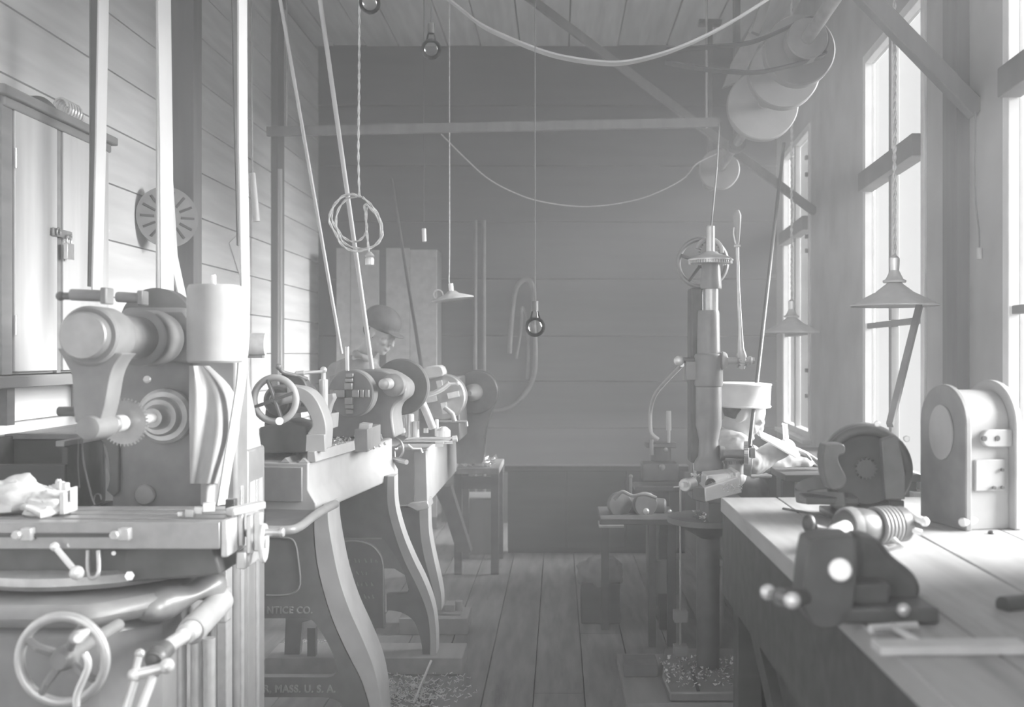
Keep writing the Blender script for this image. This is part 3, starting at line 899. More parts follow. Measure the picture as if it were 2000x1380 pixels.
# front rails with steady block
mb = LM()
mb.prism([(-.012, .02, 1.045), (.022, .02, 1.045), (.018, .02, 1.085), (-.012, .02, 1.085)], (0, .47, 0))
link_mesh('front_rail', mb, M['cast_light'], lathe, bevel=.003)
mb = MB(); mb.bb((P(692, 0, 4.3).x, 4.30, P(0, 882, 4.3).z), (P(716, 0, 4.3).x + .004, 4.62, P(0, 838, 4.3).z))
link_mesh('apron_block', mb, M['cast'], lathe, bevel=.003)
link_mesh('apron_cap', MB().pp([(702, 826), (722, 828), (720, 838), (700, 838)], 4.34, 4.42), M['steel'], lathe, bevel=.003)
mb = LM(); mb.prism([(.0, .86, 1.06), (.028, .86, 1.06), (.022, .86, 1.085), (.0, .86, 1.085)], (0, .42, 0))
link_mesh('rear_rail', mb, M['cast_light'], lathe, bevel=.003)
for k in range(4):
    q = P(716 + k * 11, 878 - k * 4, 4.34 + k * .09)
    link_mesh('rail_nut', MB().ell(q + Vector((.006, 0, 0)), .007, 8, 6), M['steel'], lathe)
# headstock
AXL = Vector((.117, .993, 0))
mb = MB()
mb.pp(smooth_px([(640, 735), (700, 722), (745, 722), (775, 735), (792, 752), (790, 775), (772, 790), (766, 812), (772, 855)], 3) + [(640, 855)], 4.66, 4.95)
link_mesh('headstock', mb, M['cast'], lathe, bevel=.01)
mb = MB().rev([(0, .018), (.004, .024), (.08, .026)], P(749, 750, 4.50), AXL, 28)
link_mesh('back_gear_shaft', mb, M['steel'], lathe)
link_mesh('back_gear_hub', MB().rev([(0, .045), (.005, .052), (.05, .052)], P(766, 752, 4.60), AXL, 32), M['steel_dark'], lathe)
mb = MB().rev([(0, .130), (.006, .137), (.03, .137)], P(783, 755, 4.97), AXL, 64)
link_mesh('bull_gear_cover', mb, M['cast_dark'], lathe)
# chuck with four jaws
cc = P(684, 768, 4.50)
mb = MB().rev([(0, .100), (.006, .106), (.065, .106), (.07, .10)], cc, AXL, 64)
link_mesh('chuck_body', mb, M['cast'], lathe)
xa = Vector((.993, -.117, 0)); za = Vector((0, 0, 1))
for k in range(4):
    a = PI / 2 * k
    d = xa * math.cos(a) + za * math.sin(a)
    t = xa * -math.sin(a) + za * math.cos(a)
    jm = MB()
    for (r0, r1, dep) in ((.016, .048, .030), (.048, .068, .022), (.068, .090, .014)):
        c = cc + d * (r0 + r1) / 2 - AXL * dep / 2
        mt = Matrix((d, t, AXL)).transposed().to_4x4()
        jm.box(c, (r1 - r0 - .002, .034, dep), m=mt)
    link_mesh('jaw', jm, M['steel_dark'], lathe, bevel=.003)
link_mesh('chuck_key', MB().cyl(cc + Vector((-.012, 0, .10)), cc + Vector((-.014, 0, .205)), .008, .009, seg=12), M['bright'], lathe)
# legs: near end frame (cast with raised lettering)
YL = 3.86
near = thing  # keep name short
legc = (smooth_px([(640, 985), (641, 1020), (650, 1075), (662, 1130), (682, 1190), (708, 1248), (730, 1305), (741, 1360), (747, 1441)], 4))
legi = (smooth_px([(722, 1441), (722, 1390), (705, 1330), (675, 1270), (650, 1215), (632, 1160), (618, 1100), (612, 1040), (612, 985)], 4))
mb = MB().pp(legc + legi, YL, YL + .21)
link_mesh('leg_flange', mb, M['cast_light'], lathe)  # pale colour stands for the window-lit side of the leg
YW = YL - .0
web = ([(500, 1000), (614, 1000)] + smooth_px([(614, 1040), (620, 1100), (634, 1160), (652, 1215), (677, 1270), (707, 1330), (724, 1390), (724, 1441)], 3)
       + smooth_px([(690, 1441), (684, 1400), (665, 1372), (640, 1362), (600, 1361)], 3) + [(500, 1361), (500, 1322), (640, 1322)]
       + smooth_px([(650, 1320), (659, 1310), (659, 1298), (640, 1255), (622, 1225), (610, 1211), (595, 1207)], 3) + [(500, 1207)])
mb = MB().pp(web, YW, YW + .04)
link_mesh('leg_web', mb, M['cast_dark'], lathe)  # same casting, darker colour for its shaded front face
rec = MB().pp(smooth_px([(520, 1050), (560, 1050), (574, 1058), (580, 1080), (583, 1130), (575, 1150), (560, 1160), (520, 1160)], 3), YW - .006, YW)
# mirrored half
def mir(pts): return [(1000 - a, b) for a, b in pts]
mb = MB().pp(mir(legc + legi), YL, YL + .21)
link_mesh('leg_flange', mb, M['cast_light'], lathe)
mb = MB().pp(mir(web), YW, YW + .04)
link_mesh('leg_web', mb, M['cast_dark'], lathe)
link_mesh('leg_rim', MB().tube([P(a, b, YW - .002) for a, b in smooth_px([(520, 1048), (562, 1050), (576, 1060), (582, 1090), (586, 1140), (572, 1158), (545, 1162), (520, 1162)], 3)], .004, 6), M['cast'], lathe)

def letters(body, px, py, Y, hpx, parent, wpx=None, mt=None):
    cu = bpy.data.curves.new('lettering', 'FONT')
    cu.body = body
    cu.size = S(hpx, Y) * 1.42
    cu.extrude = .0035
    cu.space_character = 1.08
    cu.bevel_depth = .0008
    cu.materials.append(mt or M['cast'])
    o = bpy.data.objects.new('raised_lettering', cu)
    COL.objects.link(o)
    o.parent = parent
    o.rotation_euler = (PI / 2, 0, 0)
    o.location = P(px, py, Y) - parent_world(parent)
    if wpx:
        bpy.context.view_layer.update()
        o.scale = (S(wpx, Y) / max(o.dimensions.x, .001), 1, 1)
    bpy.context.view_layer.update()
    me = bpy.data.meshes.new_from_object(o.evaluated_get(bpy.context.evaluated_depsgraph_get()))
    n_ = bpy.data.objects.new('raised_lettering', me); COL.objects.link(n_)
    n_.parent = parent; n_.rotation_euler = o.rotation_euler; n_.location = o.location; n_.scale = o.scale
    bpy.data.objects.remove(o); n_.name = 'raised_lettering'
    n_['label'] = 'raised cast lettering'
    return n_
letters('NTICE CO.', 521, 1197, YW - .002, 13, lathe, 88)
letters('R, MASS. U. S. A.', 514, 1351, YW - .002, 14, lathe, 140)
# far end frame
Y2 = 4.66
o2 = smooth_px([(770, 930), (772, 985), (786, 1040), (806, 1090), (830, 1140), (846, 1188), (852, 1240), (852, 1281)], 4)
i2 = smooth_px([(840, 1281), (840, 1240), (834, 1195), (816, 1148), (790, 1095), (770, 1040), (757, 985), (757, 930)], 4)
link_mesh('leg_flange', MB().pp(o2 + i2, Y2, Y2 + .11), M['cast_light'], lathe)  # lit edge of the far leg put into a paler colour
w2 = ([(757, 930)] + smooth_px([(757, 985), (770, 1040), (790, 1095), (816, 1148), (834, 1195), (841, 1240), (841, 1281)], 3)
      + smooth_px([(826, 1281), (822, 1250), (810, 1215), (790, 1198), (768, 1192), (755, 1192)], 3) + [(755, 1160), (795, 1158), (798, 1150)]
      + smooth_px([(790, 1120), (775, 1090), (758, 1065), (748, 1052)], 3) + [(660, 1052), (655, 1045)] + smooth_px([(642, 1043), (640, 1035), (648, 990), (652, 960)], 3) + [(652, 925)])
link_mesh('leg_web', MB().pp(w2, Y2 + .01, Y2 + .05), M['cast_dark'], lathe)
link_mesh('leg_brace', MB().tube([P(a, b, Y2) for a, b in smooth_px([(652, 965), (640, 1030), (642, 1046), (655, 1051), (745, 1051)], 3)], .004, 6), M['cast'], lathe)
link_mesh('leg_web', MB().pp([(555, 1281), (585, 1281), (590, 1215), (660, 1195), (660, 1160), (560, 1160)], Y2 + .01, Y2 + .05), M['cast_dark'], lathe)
# arched plate with cast lettering between the legs
ap = [(628, 1226)] + [(628, 1100)] + smooth_px([(635, 1075), (655, 1060), (690, 1055), (722, 1062), (742, 1082), (748, 1105)], 4) + [(752, 1226)]
pl_ = link_mesh('maker_plate', MB().pp(ap, Y2 - .03, Y2 + .0), M['cast_dark'], lathe, bevel=.003)
link_mesh('plate_rim', MB().tube([P(a, b, Y2 - .032) for a, b in [(628, 1226)] + [(628, 1105)] + smooth_px([(635, 1076), (655, 1061), (690, 1056), (722, 1063), (742, 1083), (748, 1105)], 4) + [(750, 1226)]], .0035, 6), M['cast'], pl_)
mb = MB()
for (x0, x1, y) in ((655, 738, 1098), (665, 716, 1122), (655, 728, 1144), (666, 730, 1168)):
    x = x0
    while x < x1:
        for _ in range(2):
            h_ = R.uniform(4, 8)
            mb.bar(P(x + R.uniform(-1, 1), y - h_, Y2 - .033), P(x + R.uniform(0, 4), y, Y2 - .033), .0035, .004)
        x += R.choice((8, 9, 12))
lt = link_mesh('worn_lettering', mb, M['cast'], pl_)
lt['label'] = 'four rows of worn raised lettering'
for a, b in ((706, 1226), (600, 1226)):
    mb = MB().bb(P(a, b, Y2 - .02), P(a + 20, 1283, Y2 + .02))
    link_mesh('plate_leg', mb, M['cast_dark'], lathe)

# swarf on the bed
mb = MB()
def chips(mb, box, n, s, rr=R):
    for _ in range(n):
        c = Vector([rr.uniform(box[0][i], box[1][i]) for i in range(3)])
        a = [Vector((rr.uniform(-1, 1), rr.uniform(-1, 1), rr.uniform(-.3, 1))) * s * rr.uniform(.4, 1) for _ in range(3)]
        mb.add([c, c + a[0], c + a[1], c + a[2]], [(0, 1, 2), (0, 2, 3), (0, 3, 1), (1, 3, 2)])
mb.m = ML.copy()
chips(mb, ((-.30, .20, 1.045), (-.02, .85, 1.072)), 700, .012)
chips(mb, ((-.02, .05, 1.083), (.02, .45, 1.088)), 60, .008)
single('metal_swarf', mb, M['swarf'], 'bright curled metal chips strewn along the lathe bed', 'swarf', kind='stuff')

# timbers under the lathes
def beam(a, b, label):
    return single('timber_sleeper', ibox(a, b), M['wood_mid'], label, 'timber', 'wooden sleepers under the lathes', bevel=.004)
beam((P(520, 0, 4.64).x, 4.62, 0), (P(903, 0, 4.62).x, 4.86, .078), 'long wooden sleeper under the far leg of the lettered lathe')
beam((P(780, 0, 5.3).x, 5.28, 0), (P(914, 0, 5.3).x, 5.52, .085), 'shorter wooden sleeper under the second lathe leg')
single('iron_block', MB().bb(P(868, 1196, 5.36), P(892, 1172, 5.46)).cyl(P(896, 1194, 5.4), P(896, 1172, 5.4), .02).bb(P(850, 1197, 5.33), P(905, 1190, 5.5)), M['cast'], 'small iron block lying on the end of the shorter sleeper', 'block', bevel=.003)
link = single('floor_rod', MB().cyl(P(842, 1290, 4.55) , P(800, 1392, 4.2) * 1.0, .006, seg=8), M['steel'], 'thin straight rod leaning from the long sleeper to the floor', 'rod')
mb = MB()
for _ in range(420):
    rr = abs(R.gauss(0, .5))
    c = Vector((P(790, 0, 4.35).x + R.gauss(-.02, .13), 4.34 + R.gauss(0, .14), .004))
    a = R.uniform(0, 6.28); l = R.uniform(.008, .028)
    pts = [c + Vector((math.cos(a + k * .9) * l * .4 * k, math.sin(a + k * .9) * l * .4 * k, .004 + .006 * (k % 2))) for k in range(4)]
    mb.belt(pts, (0, 0, .004), .0012)
single('floor_shavings', mb, M['swarf'], 'heap of curled metal shavings on the floor by the near lathe leg', 'shavings', kind='stuff')
mb = MB()
for _ in range(260):
    c = Vector((R.uniform(-1.35, -.95), R.uniform(4.95, 5.15), .004))
    a = R.uniform(0, 6.28); l = R.uniform(.008, .03)
    mb.belt([c + Vector((math.cos(a + k) * l * .4 * k, math.sin(a + k) * l * .4 * k, .005 + .006 * (k % 2))) for k in range(4)], (0, 0, .004), .0012)
single('floor_shavings', mb, M['swarf'], 'strip of metal shavings on the floor behind the lettered lathe legs', 'shavings', kind='stuff')

# ================================================================== SECOND LATHE
l2 = thing('engine_lathe', 'second lathe behind the lettered one with flat cross slide and curved leg', 'lathe', (-.8, 5.8, 0))
XB = -.665
mb = MB(); mb.bb((XB - .32, 5.20, .68), (XB, 6.85, .965))
link_mesh('bed', mb, M['cast_light'], l2, bevel=.006)
link_mesh('bed_end', MB().pp([(808, 880), (833, 880), (836, 985), (820, 992), (808, 980)], 5.14, 5.22), M['cast_light'], l2, bevel=.006)
link_mesh('leg_bracket', MB().pp([(795, 987), (800, 982), (835, 978), (838, 992), (815, 998)], 5.12, 5.3), M['steel'], l2, bevel=.003)
lo = smooth_px([(836, 990), (838, 1040), (846, 1085), (856, 1130), (862, 1165), (862, 1192)], 4)
li = smooth_px([(850, 1192), (849, 1165), (840, 1130), (828, 1085), (821, 1040), (819, 990)], 4)
link_mesh('leg_flange', MB().pp(lo + li, 5.30, 5.44), M['cast_light'], l2)  # lit side of this leg coloured paler than its web
link_mesh('leg_web', MB().pp([(700, 990), (822, 990)] + smooth_px([(823, 1040), (830, 1085), (842, 1130), (850, 1165), (850, 1192)], 3) + smooth_px([(835, 1192), (820, 1160), (800, 1130), (770, 1110)], 3) + [(700, 1108)], 5.31, 5.36), M['cast_dark'], l2)
link_mesh('leg', MB().pp([(700, 1108), (730, 1108), (722, 1198), (700, 1198)], 5.31, 5.40), M['cast_dark'], l2)
# far legs seen through the gap
link_mesh('leg', MB().pp([(845, 950), (880, 950), (920, 1078), (892, 1078), (868, 1000)], 6.5, 6.62), M['cast_dark'], l2)
# cross slide and tools
mb = MB(); mb.bb(P(782, 862, 5.02), P(886, 853, 5.30)); mb.bb(P(850, 872, 5.05), P(868, 860, 5.1)); mb.bb(P(780, 866, 5.04), P(890, 861, 5.2))
link_mesh('cross_slide', mb, M['bright'], l2, bevel=.003)
link_mesh('slide_end', MB().cyl(P(884, 857, 5.1), P(893, 856, 5.1), .016, seg=16), M['bright'], l2)
mb = MB()
mb.cyl(P(800, 853, 5.1), P(800, 808, 5.1), .022, seg=20, bev=.003); mb.cyl(P(813, 853, 5.08), P(813, 822, 5.08), .016, seg=16); mb.ell(P(804, 803, 5.1), .008); mb.cyl(P(789, 850, 5.1), P(789, 815, 5.1), .012)
link_mesh('tool_post', mb, M['bright'], l2)
link_mesh('slide_dome', MB().rev([(0, .036), (.03, .036), (.045, .02), (.05, .012)], P(866, 852, 5.12), (0, 0, 1), 24), M['bright'], l2)
link_mesh('slide_post', MB().cyl(P(853, 852, 5.14), P(853, 818, 5.14), .010, seg=14, bev=.003), M['bright'], l2)
link_mesh('slide_screw', MB().cyl(P(832, 845, 5.1), P(832, 836, 5.1), .012, seg=8), M['steel'], l2)
wc = P(770, 876, 4.98)
mb = MB().torus(wc, (.5, 1, 0), .052, .006, 36, 8).rev([(-.01, .012), (.012, .014)], wc, (.5, 1, 0), 16)
for k in range(3):
    a = k * 2.09 + .6
    mb.cyl(wc, wc + Vector((math.cos(a) * .046, -.023 * math.cos(a), math.sin(a) * .05)), .005)
link_mesh('handwheel', mb, M['steel_dark'], l2)
link_mesh('handle', MB().tube(smooth_path([P(762, 895, 4.95), P(778, 898, 4.9), P(794, 902, 4.85)]), .012, 12, None), M['steel_dark'], l2)
link_mesh('feed_lever', MB().tube([P(797, 868, 5.0), P(806, 876, 5.0), P(822, 876, 5.0), P(825, 884, 5.0)], .006, 10), M['bright'], l2)
# carriage lever rising towards the disc
mb = MB()
mb.tube([P(822, 780, 5.05), P(833, 805, 5.05), P(845, 835, 5.08)], .020, 12)
mb.ell(P(818, 772, 5.03), .02); mb.ell(P(828, 768, 5.02), .016); mb.ell(P(824, 788, 5.02), .014)
link_mesh('steady_rest', mb, M['steel'], l2)
link_mesh('bright_lever', MB().tube(smooth_path([P(828, 772, 5.1), P(845, 768, 5.1), P(862, 760, 5.1), P(878, 748, 5.1)]), .013, 12).tube([P(872, 750, 5.1), P(895, 748, 5.1)], .007, 10).ell(P(894, 748, 5.1), .011), M['bright'], l2)
AX2 = Vector((.08, 1, 0)).normalized()
link_mesh('chuck', MB().rev([(0, .118), (.006, .124), (.08, .124)], P(864, 775, 5.5), AX2, 56), M['steel_dark'], l2)
mb = MB()
for k in range(4):
    a = PI / 2 * k + .2
    d = Vector((math.cos(a), 0, math.sin(a)))
    mb.bar(P(864, 775, 5.48) + d * .03, P(864, 775, 5.48) + d * .09, .03, .03, (0, 1, 0))
link_mesh('jaw', mb, M['steel'], l2)
link_mesh('headstock', MB().pp([(820, 735), (895, 735), (900, 860), (815, 860)], 5.62, 6.05), M['cast_dark'], l2, bevel=.01)
link_mesh('headstock_cap', MB().pp(smooth_px([(823, 722), (832, 716), (858, 713), (866, 722), (864, 734), (825, 742)], 2), 5.45, 5.6), M['cast_light'], l2, bevel=.008)
link_mesh('face_disc', MB().rev([(0, .125), (.006, .132), (.05, .132)], P(930, 765, 6.1), AX2, 56), M['cast_dark'], l2)
link_mesh('spindle_end', MB().rev([(0, .015), (.05, .03), (.09, .05), (.2, .05)], P(916, 768, 5.9), AX2, 28), M['cast'], l2)
link_mesh('spindle_stay', MB().pp([(888, 790), (965, 790), (950, 830), (940, 905), (892, 905)], 6.12, 6.3), M['cast_dark'], l2)
link_mesh('guide_bar', MB().cyl(P(850, 822, 5.5), P(912, 823, 5.5), .007).cyl(P(911, 823, 5.5), P(912, 832, 5.5), .007).tube([P(868, 795, 5.45), P(884, 808, 5.45), P(888, 822, 5.45)], .014, 10), M['steel_dark'], l2)

# low table with odds and ends beyond the second lathe
t3 = thing('low_table', 'low littered work table beyond the second lathe', 'table', (P(935, 0, 6.9).x, 6.9, 0))
Xa, Xb = P(885, 0, 6.7).x, P(975, 0, 6.7).x
link_mesh('tabletop', MB().bb((Xa, 6.7, .66), (Xb, 7.3, .70)), M['wood_mid'], t3, bevel=.004)
for sx in (Xa + .03, Xb - .03):
    for sy in (6.74, 7.26):
        link_mesh('leg', MB().bb((sx - .025, sy - .025, 0), (sx + .025, sy + .025, .66)), M['wood_dark'], t3)
link_mesh('rail', MB().bb((Xa + .02, 6.73, .56), (Xb - .02, 6.75, .64)), M['wood_dark'], t3)
mb = MB()
chips(mb, ((Xa + .04, 6.72, .70), (Xb - .05, 7.1, .73)), 260, .035)
single('scrap_metal', mb, M['steel'], 'pale heap of metal scraps on the low table', 'scraps', kind='stuff')
single('packing_case', MB().bb(P(900, 1092, 7.4), P(972, 960, 7.8)), M['post'], 'tall grey case standing under and behind the low table', 'case', bevel=.004)

# ================================================================== BACK WALL THINGS
bc = thing('board_cupboard', 'tall cupboard of pale upright boards at the back behind the man in the cap', 'cupboard', (P(755, 0, 8.5).x, 8.6, 0))
yb0 = 8.45
zt = P(0, 484, yb0).z
for a, b in ((657, 684), (685, 740), (754, 800), (801, 853)):
    link_mesh('board', MB().bb((P(a, 0, yb0).x, yb0, .10), (P(b, 0, yb0).x, yb0 + .02, zt - R.uniform(0, .02))), M['wood_mid'], bc, bevel=.002)
link_mesh('body', MB().bb((P(656, 0, yb0).x, yb0 + .02, .05), (P(853, 0, yb0).x, YB - .005, zt - .01)), M['wood_dark'], bc)
link_mesh('plinth', MB().bb((P(656, 0, yb0).x, yb0 + .01, 0), (P(853, 0, yb0).x, YB - .005, .10)), M['wood_dark'], bc)
for a in (928, 945):
    single('wall_pipe', MB().cyl(P(a, 430, 8.78), P(a, 1000, 8.78), .018, seg=12), M['cast_dark'], 'dark vertical pipe on the back wall, %s of two' % ('left' if a == 928 else 'right'), 'pipe', 'pipes on the back wall')
single('rubber_hose', MB().tube(smooth_path([P(995, 690, 8.775), P(1000, 620, 8.775), P(1008, 565, 8.775), P(1028, 545, 8.775), P(1042, 565, 8.775), P(1042, 620, 8.775), P(1046, 680, 8.775), P(1042, 735, 8.775), P(1020, 775, 8.775), P(985, 800, 8.775), P(935, 803, 8.775)]), .02, 10), M['cast_dark'], 'dark looped hose hanging on the back wall', 'hose')
single('rubber_hose', MB().tube(smooth_path([P(1008, 700, 8.785), P(1018, 640, 8.785), P(1020, 600, 8.785), P(1030, 640, 8.785), P(1032, 700, 8.785), P(1030, 740, 8.785)]), .012, 8), M['cast_dark'], 'thin inner loop of hose on the back wall', 'hose')

# shifter bar and rod
single('belt_shifter_bar', MB().bar(P(522, 257, 5.6), P(1405, 239, 5.6), .03, .05), M['post'], 'long horizontal wooden bar across the shop under the ceiling', 'bar')
single('shifter_cord', MB().tube([P(1405, 239, 5.6), P(1400, 330, 5.2), P(1389, 441, 4.6)], .004, 6), M['belt_dark'], 'thin cord from the wooden bar down to the drill spindle', 'cord')
for px in (560, 1380):
    single('bar_hanger', MB().cyl(P(px, 250, 5.6), Vector((P(px, 250, 5.6).x, 5.6, ZC - .005)), .006, seg=8), M['steel_dark'], 'thin iron hanger holding the %s end of the wooden bar' % ('left' if px < 1000 else 'right'), 'hanger', 'hangers of the wooden bar')

# round lathe belts slanting up to the ceiling
for (a, b, Ya, Yb, r, lb, mt) in (((546, -8), (667, 690), 4.3, 4.85, .008, 'thin slanting belt left of the coiled lamp cord down to the lathe', 'belt'),
                          ((624, -8), (727, 722), 4.3, 4.7, .010, 'slanting belt crossing the coiled lamp cord down to the headstock', 'belt'),
                          ((787, 490), (824, 722), 7.6, 5.9, .011, 'dark slanting belt in front of the board cupboard', 'belt_dark'),
                          ((1531, 280), (1464, 872), 6.2, 4.5, .010, 'dark thin belt slanting down to the toothed wheel of the drill press', 'black'),  # black colour stands for its backlit side against the window
                          ((1354, 560), (1354, 905), 4.9, 4.9, .004, 'thin vertical line beside the drill press column', 'belt_dark')):
    A_, B_ = P(a[0], a[1], Ya), P(b[0], b[1], Yb)
    single('round_belt', MB().cyl(A_, B_, r, seg=10), M[mt], lb, 'belt')
A_ = P(787, 490, 7.6)
single('round_belt', MB().cyl(A_, P(765, 350, 8.4), .011, seg=10), M['belt_dark'], 'upper dark end of belt above the board cupboard', 'belt')
single('highlight_sleeve', MB().cyl(P(828, 446, 6.0), P(829, 472, 6.0), .014, seg=12, bev=.003), M['bright'], 'small bright sleeve standing in for a hanging highlight above the board cupboard', 'sleeve')  # a hanging highlight built as a bright sleeve
single('sleeve_wire', MB().cyl(P(828, 446, 6.0), Vector((P(828, 446, 6.0).x, 6.0, ZC)), .002, seg=6), M['cast_dark'], 'hair thin wire holding the small bright sleeve', 'wire')

# ================================================================== LINE SHAFT (right, overhead)
def SH(Y): return Vector((1.06 + (Y - 4.15) * .0369, Y, 2.80))
AS = Vector((.0369, 1, 0)).normalized()
ls = thing('line_shaft', 'overhead steel line shaft with four discs running along the right wall', 'shaft', SH(5.5))
link_mesh('shaft', MB().cyl(SH(3.7), SH(8.3), .028, seg=24), M['steel_dark'], ls)
def disc(Y, r, w, lb, m_='pulley'):
    o = link_mesh('pulley', MB().rev([(0, .03), (.001, r - .006), (.006, r), (w - .006, r), (w, r - .006), (w + .001, .03)], SH(Y), AS, 56), M[m_], ls)
    if lb: o['label'] = lb
disc(4.38, .088, .10, 'small dark step under the belt', 'cast')
disc(4.55, .158, .07, None); disc(4.92, .170, .07, None); disc(5.55, .192, .07, None); disc(7.5, .148, .06, None)
for Y in (5.45, 7.4):
    link_mesh('shaft_collar', MB().cyl(SH(Y - .03), SH(Y), .045, seg=24), M['cast'], ls)
for Y in (6.6, 8.15):
    mb = MB(); s_ = SH(Y)
    mb.cyl(s_ - AS * .05, s_ + AS * .05, .055, seg=24)
    mb.bb((s_.x - .02, Y - .03, s_.z + .03), (s_.x + .02, Y + .03, ZC)); mb.bb((s_.x - .09, Y - .05, ZC - .04), (s_.x + .09, Y + .05, ZC))
    link_mesh('hanger', mb, M['cast_dark'], ls, bevel=.004)
# flat board hanger behind the pulleys
single('hanger_board', MB().pp([(1462, 62), (1488, 75), (1468, 120), (1440, 160), (1412, 170), (1430, 120)], 5.9, 5.95), M['wood_mid'], 'pale slanting board holding the shaft behind the step pulleys', 'board', bevel=.003)
single('hanger_strut', MB().bar(P(1475, 66, 5.92), Vector((P(1475, 66, 5.92).x + .25, 5.92, ZC)), .05, .05), M['wood_mid'], 'slanting strut from the ceiling to the pale hanger board', 'strut')
# belts
big = smooth_path([P(860, -14, 4.6), P(905, 22, 4.5), P(950, 55, 4.4), P(1050, 98, 4.2), P(1120, 116, 4.1), P(1200, 124, 4.0), P(1270, 112, 3.9), P(1340, 88, 3.8), P(1420, 48, 3.7), P(1520, -14, 3.6)], 6)
single('sagging_belt', MB().belt(big, (0, .16, .03), .007), M['belt'], 'broad pale flat belt sagging in a wide curve under the ceiling', 'belt')
q = SH(4.38)
ring = [P(1300, 122, 4.43), P(1360, 133, 4.43), P(1420, 139, 4.43), P(1490, 140, 4.43)]
sx = [SH(4.43) + Vector((math.cos(a) * .092, 0, math.sin(a) * .092)) for a in [(-1.2 + k * .35) for k in range(9)]]
ring2 = [P(1470, 82, 4.43), P(1380, 92, 4.43), P(1300, 98, 4.43)]
single('pulley_belt', MB().belt(smooth_path(ring + sx[1:] + ring2, 4), (0, .06, 0), .006), M['belt_dark'], 'dark flat belt wrapped round the smallest step pulley', 'belt')
single('pulley_belt', MB().belt(smooth_path([P(862, 262, 7.0), P(905, 305, 7.1), P(950, 346, 7.2), P(1000, 374, 7.3), P(1060, 394, 7.4), P(1150, 403, 7.5), P(1250, 388, 7.52), P(1330, 352, 7.53), P(1360, 320, 7.53), P(1400, 300, 7.53)], 5), (0, .06, .01), .006), M['belt'], 'thin belt sagging from the farthest small disc across the dark', 'belt')
# braces
def brace(a, b, s, lb):
    return single('roof_brace', MB().bar(a, b, s, s * 1.1), M['post'], lb, 'brace', 'diagonal wall braces', bevel=.004)
def brc(Y, z0, lb, s, k=.97):
    x1 = XR(Y)
    l = ZC - z0
    return brace((x1, Y, z0), (x1 - l * k, Y, ZC - .005), s, lb)
brc(3.86, 2.36, 'near diagonal timber brace from wall to ceiling before the large window', .06)
brc(7.05, 2.42, 'far diagonal timber brace ending beside the narrow far window', .05, 1.33)

# pendant lamps
def lamp(px, py_rim, wpx, Y, lb, cord_top=True):
    r = S(wpx / 2, Y)
    c = P(px, py_rim, Y)
    root = thing('pendant_lamp', lb, 'lamp', c, 'conical shop lamps at the windows')
    h = r * .58
    prof = [(0, r), (.004, r + .002), (.008, r - .004), (h * .55, r * .45), (h * .95, r * .16), (h, r * .13)]
    m_ = MB()
    m_.rev(prof, c, (0, 0, 1), 56, caps=False)
    m_.rev([(t + .0025, max(rr - .003, .005)) for t, rr in prof][::-1], c, (0, 0, 1), 56, caps=False)
    link_mesh('lamp_shade', m_, M['shade'], root, ang=50)
    tz = c + Vector((0, 0, h))
    link_mesh('shade_collar', MB().rev([(-.004, r * .26), (.004, r * .27), (.010, r * .2), (.03, r * .14), (.045, r * .10)], tz, (0, 0, 1), 28), M['shade'], root)
    link_mesh('socket', MB().rev([(0, .016), (.03, .019), (.055, .019), (.065, .008)], tz + Vector((0, 0, .035)), (0, 0, 1), 20), M['brass'], root)
    link_mesh('bulb', MB().ell(c + Vector((0, 0, h * .45)), (.028, .028, .036)), M['bulb'], root)
    cord_mb = MB()
    base = tz + Vector((0, 0, .10)); L = ZC - base.z
    n = int(L / .006)
    for ph in (0, PI):
        cord_mb.tube([base + Vector((math.cos(k * .55 + ph) * .0042, math.sin(k * .55 + ph) * .0042, L * k / n)) for k in range(n + 1)], .0042, 5)
    link_mesh('cord', cord_mb, M['cord'], root)
    return root
lamp(1747, 598, 166, 3.92, 'near conical pendant lamp on twisted cord before the large window')
lamp(1546, 650, 110, 6.0, 'far conical pendant lamp on twisted cord before the narrow window')

# tilted flat lamp in the middle
c = P(884, 584, 5.6)
fl_ = thing('pendant_lamp', 'tilted flat pendant lamp hanging in the middle of the shop', 'lamp', c)
tilt = Vector((.15, .05, 1)).normalized()
tilt = Vector((.16, -.06, 1)).normalized()
m_ = MB().rev([(-.004, .115), (0, .118), (.006, .112), (.03, .04), (.045, .022)], c, Vector((-.14, .0, 1)), 48)
link_mesh('lamp_shade', m_, M['shade'], fl_, ang=50)
link_mesh('socket', MB().cyl(c + Vector((-.006, 0, .04)), c + Vector((-.010, 0, .085)), .014, seg=16), M['brass'], fl_)
link_mesh('cord', MB().tube(smooth_path([c + Vector((-.01, 0, .085)), P(877, 548, 5.6), P(878, 500, 5.6), P(878, 280, 5.6), Vector((P(878, 0, 5.6).x, 5.6, ZC))]), .0035, 6)
          .torus(P(856, 575, 5.6), (.1, 1, .2), .026, .004, 24, 6), M['cord'], fl_)

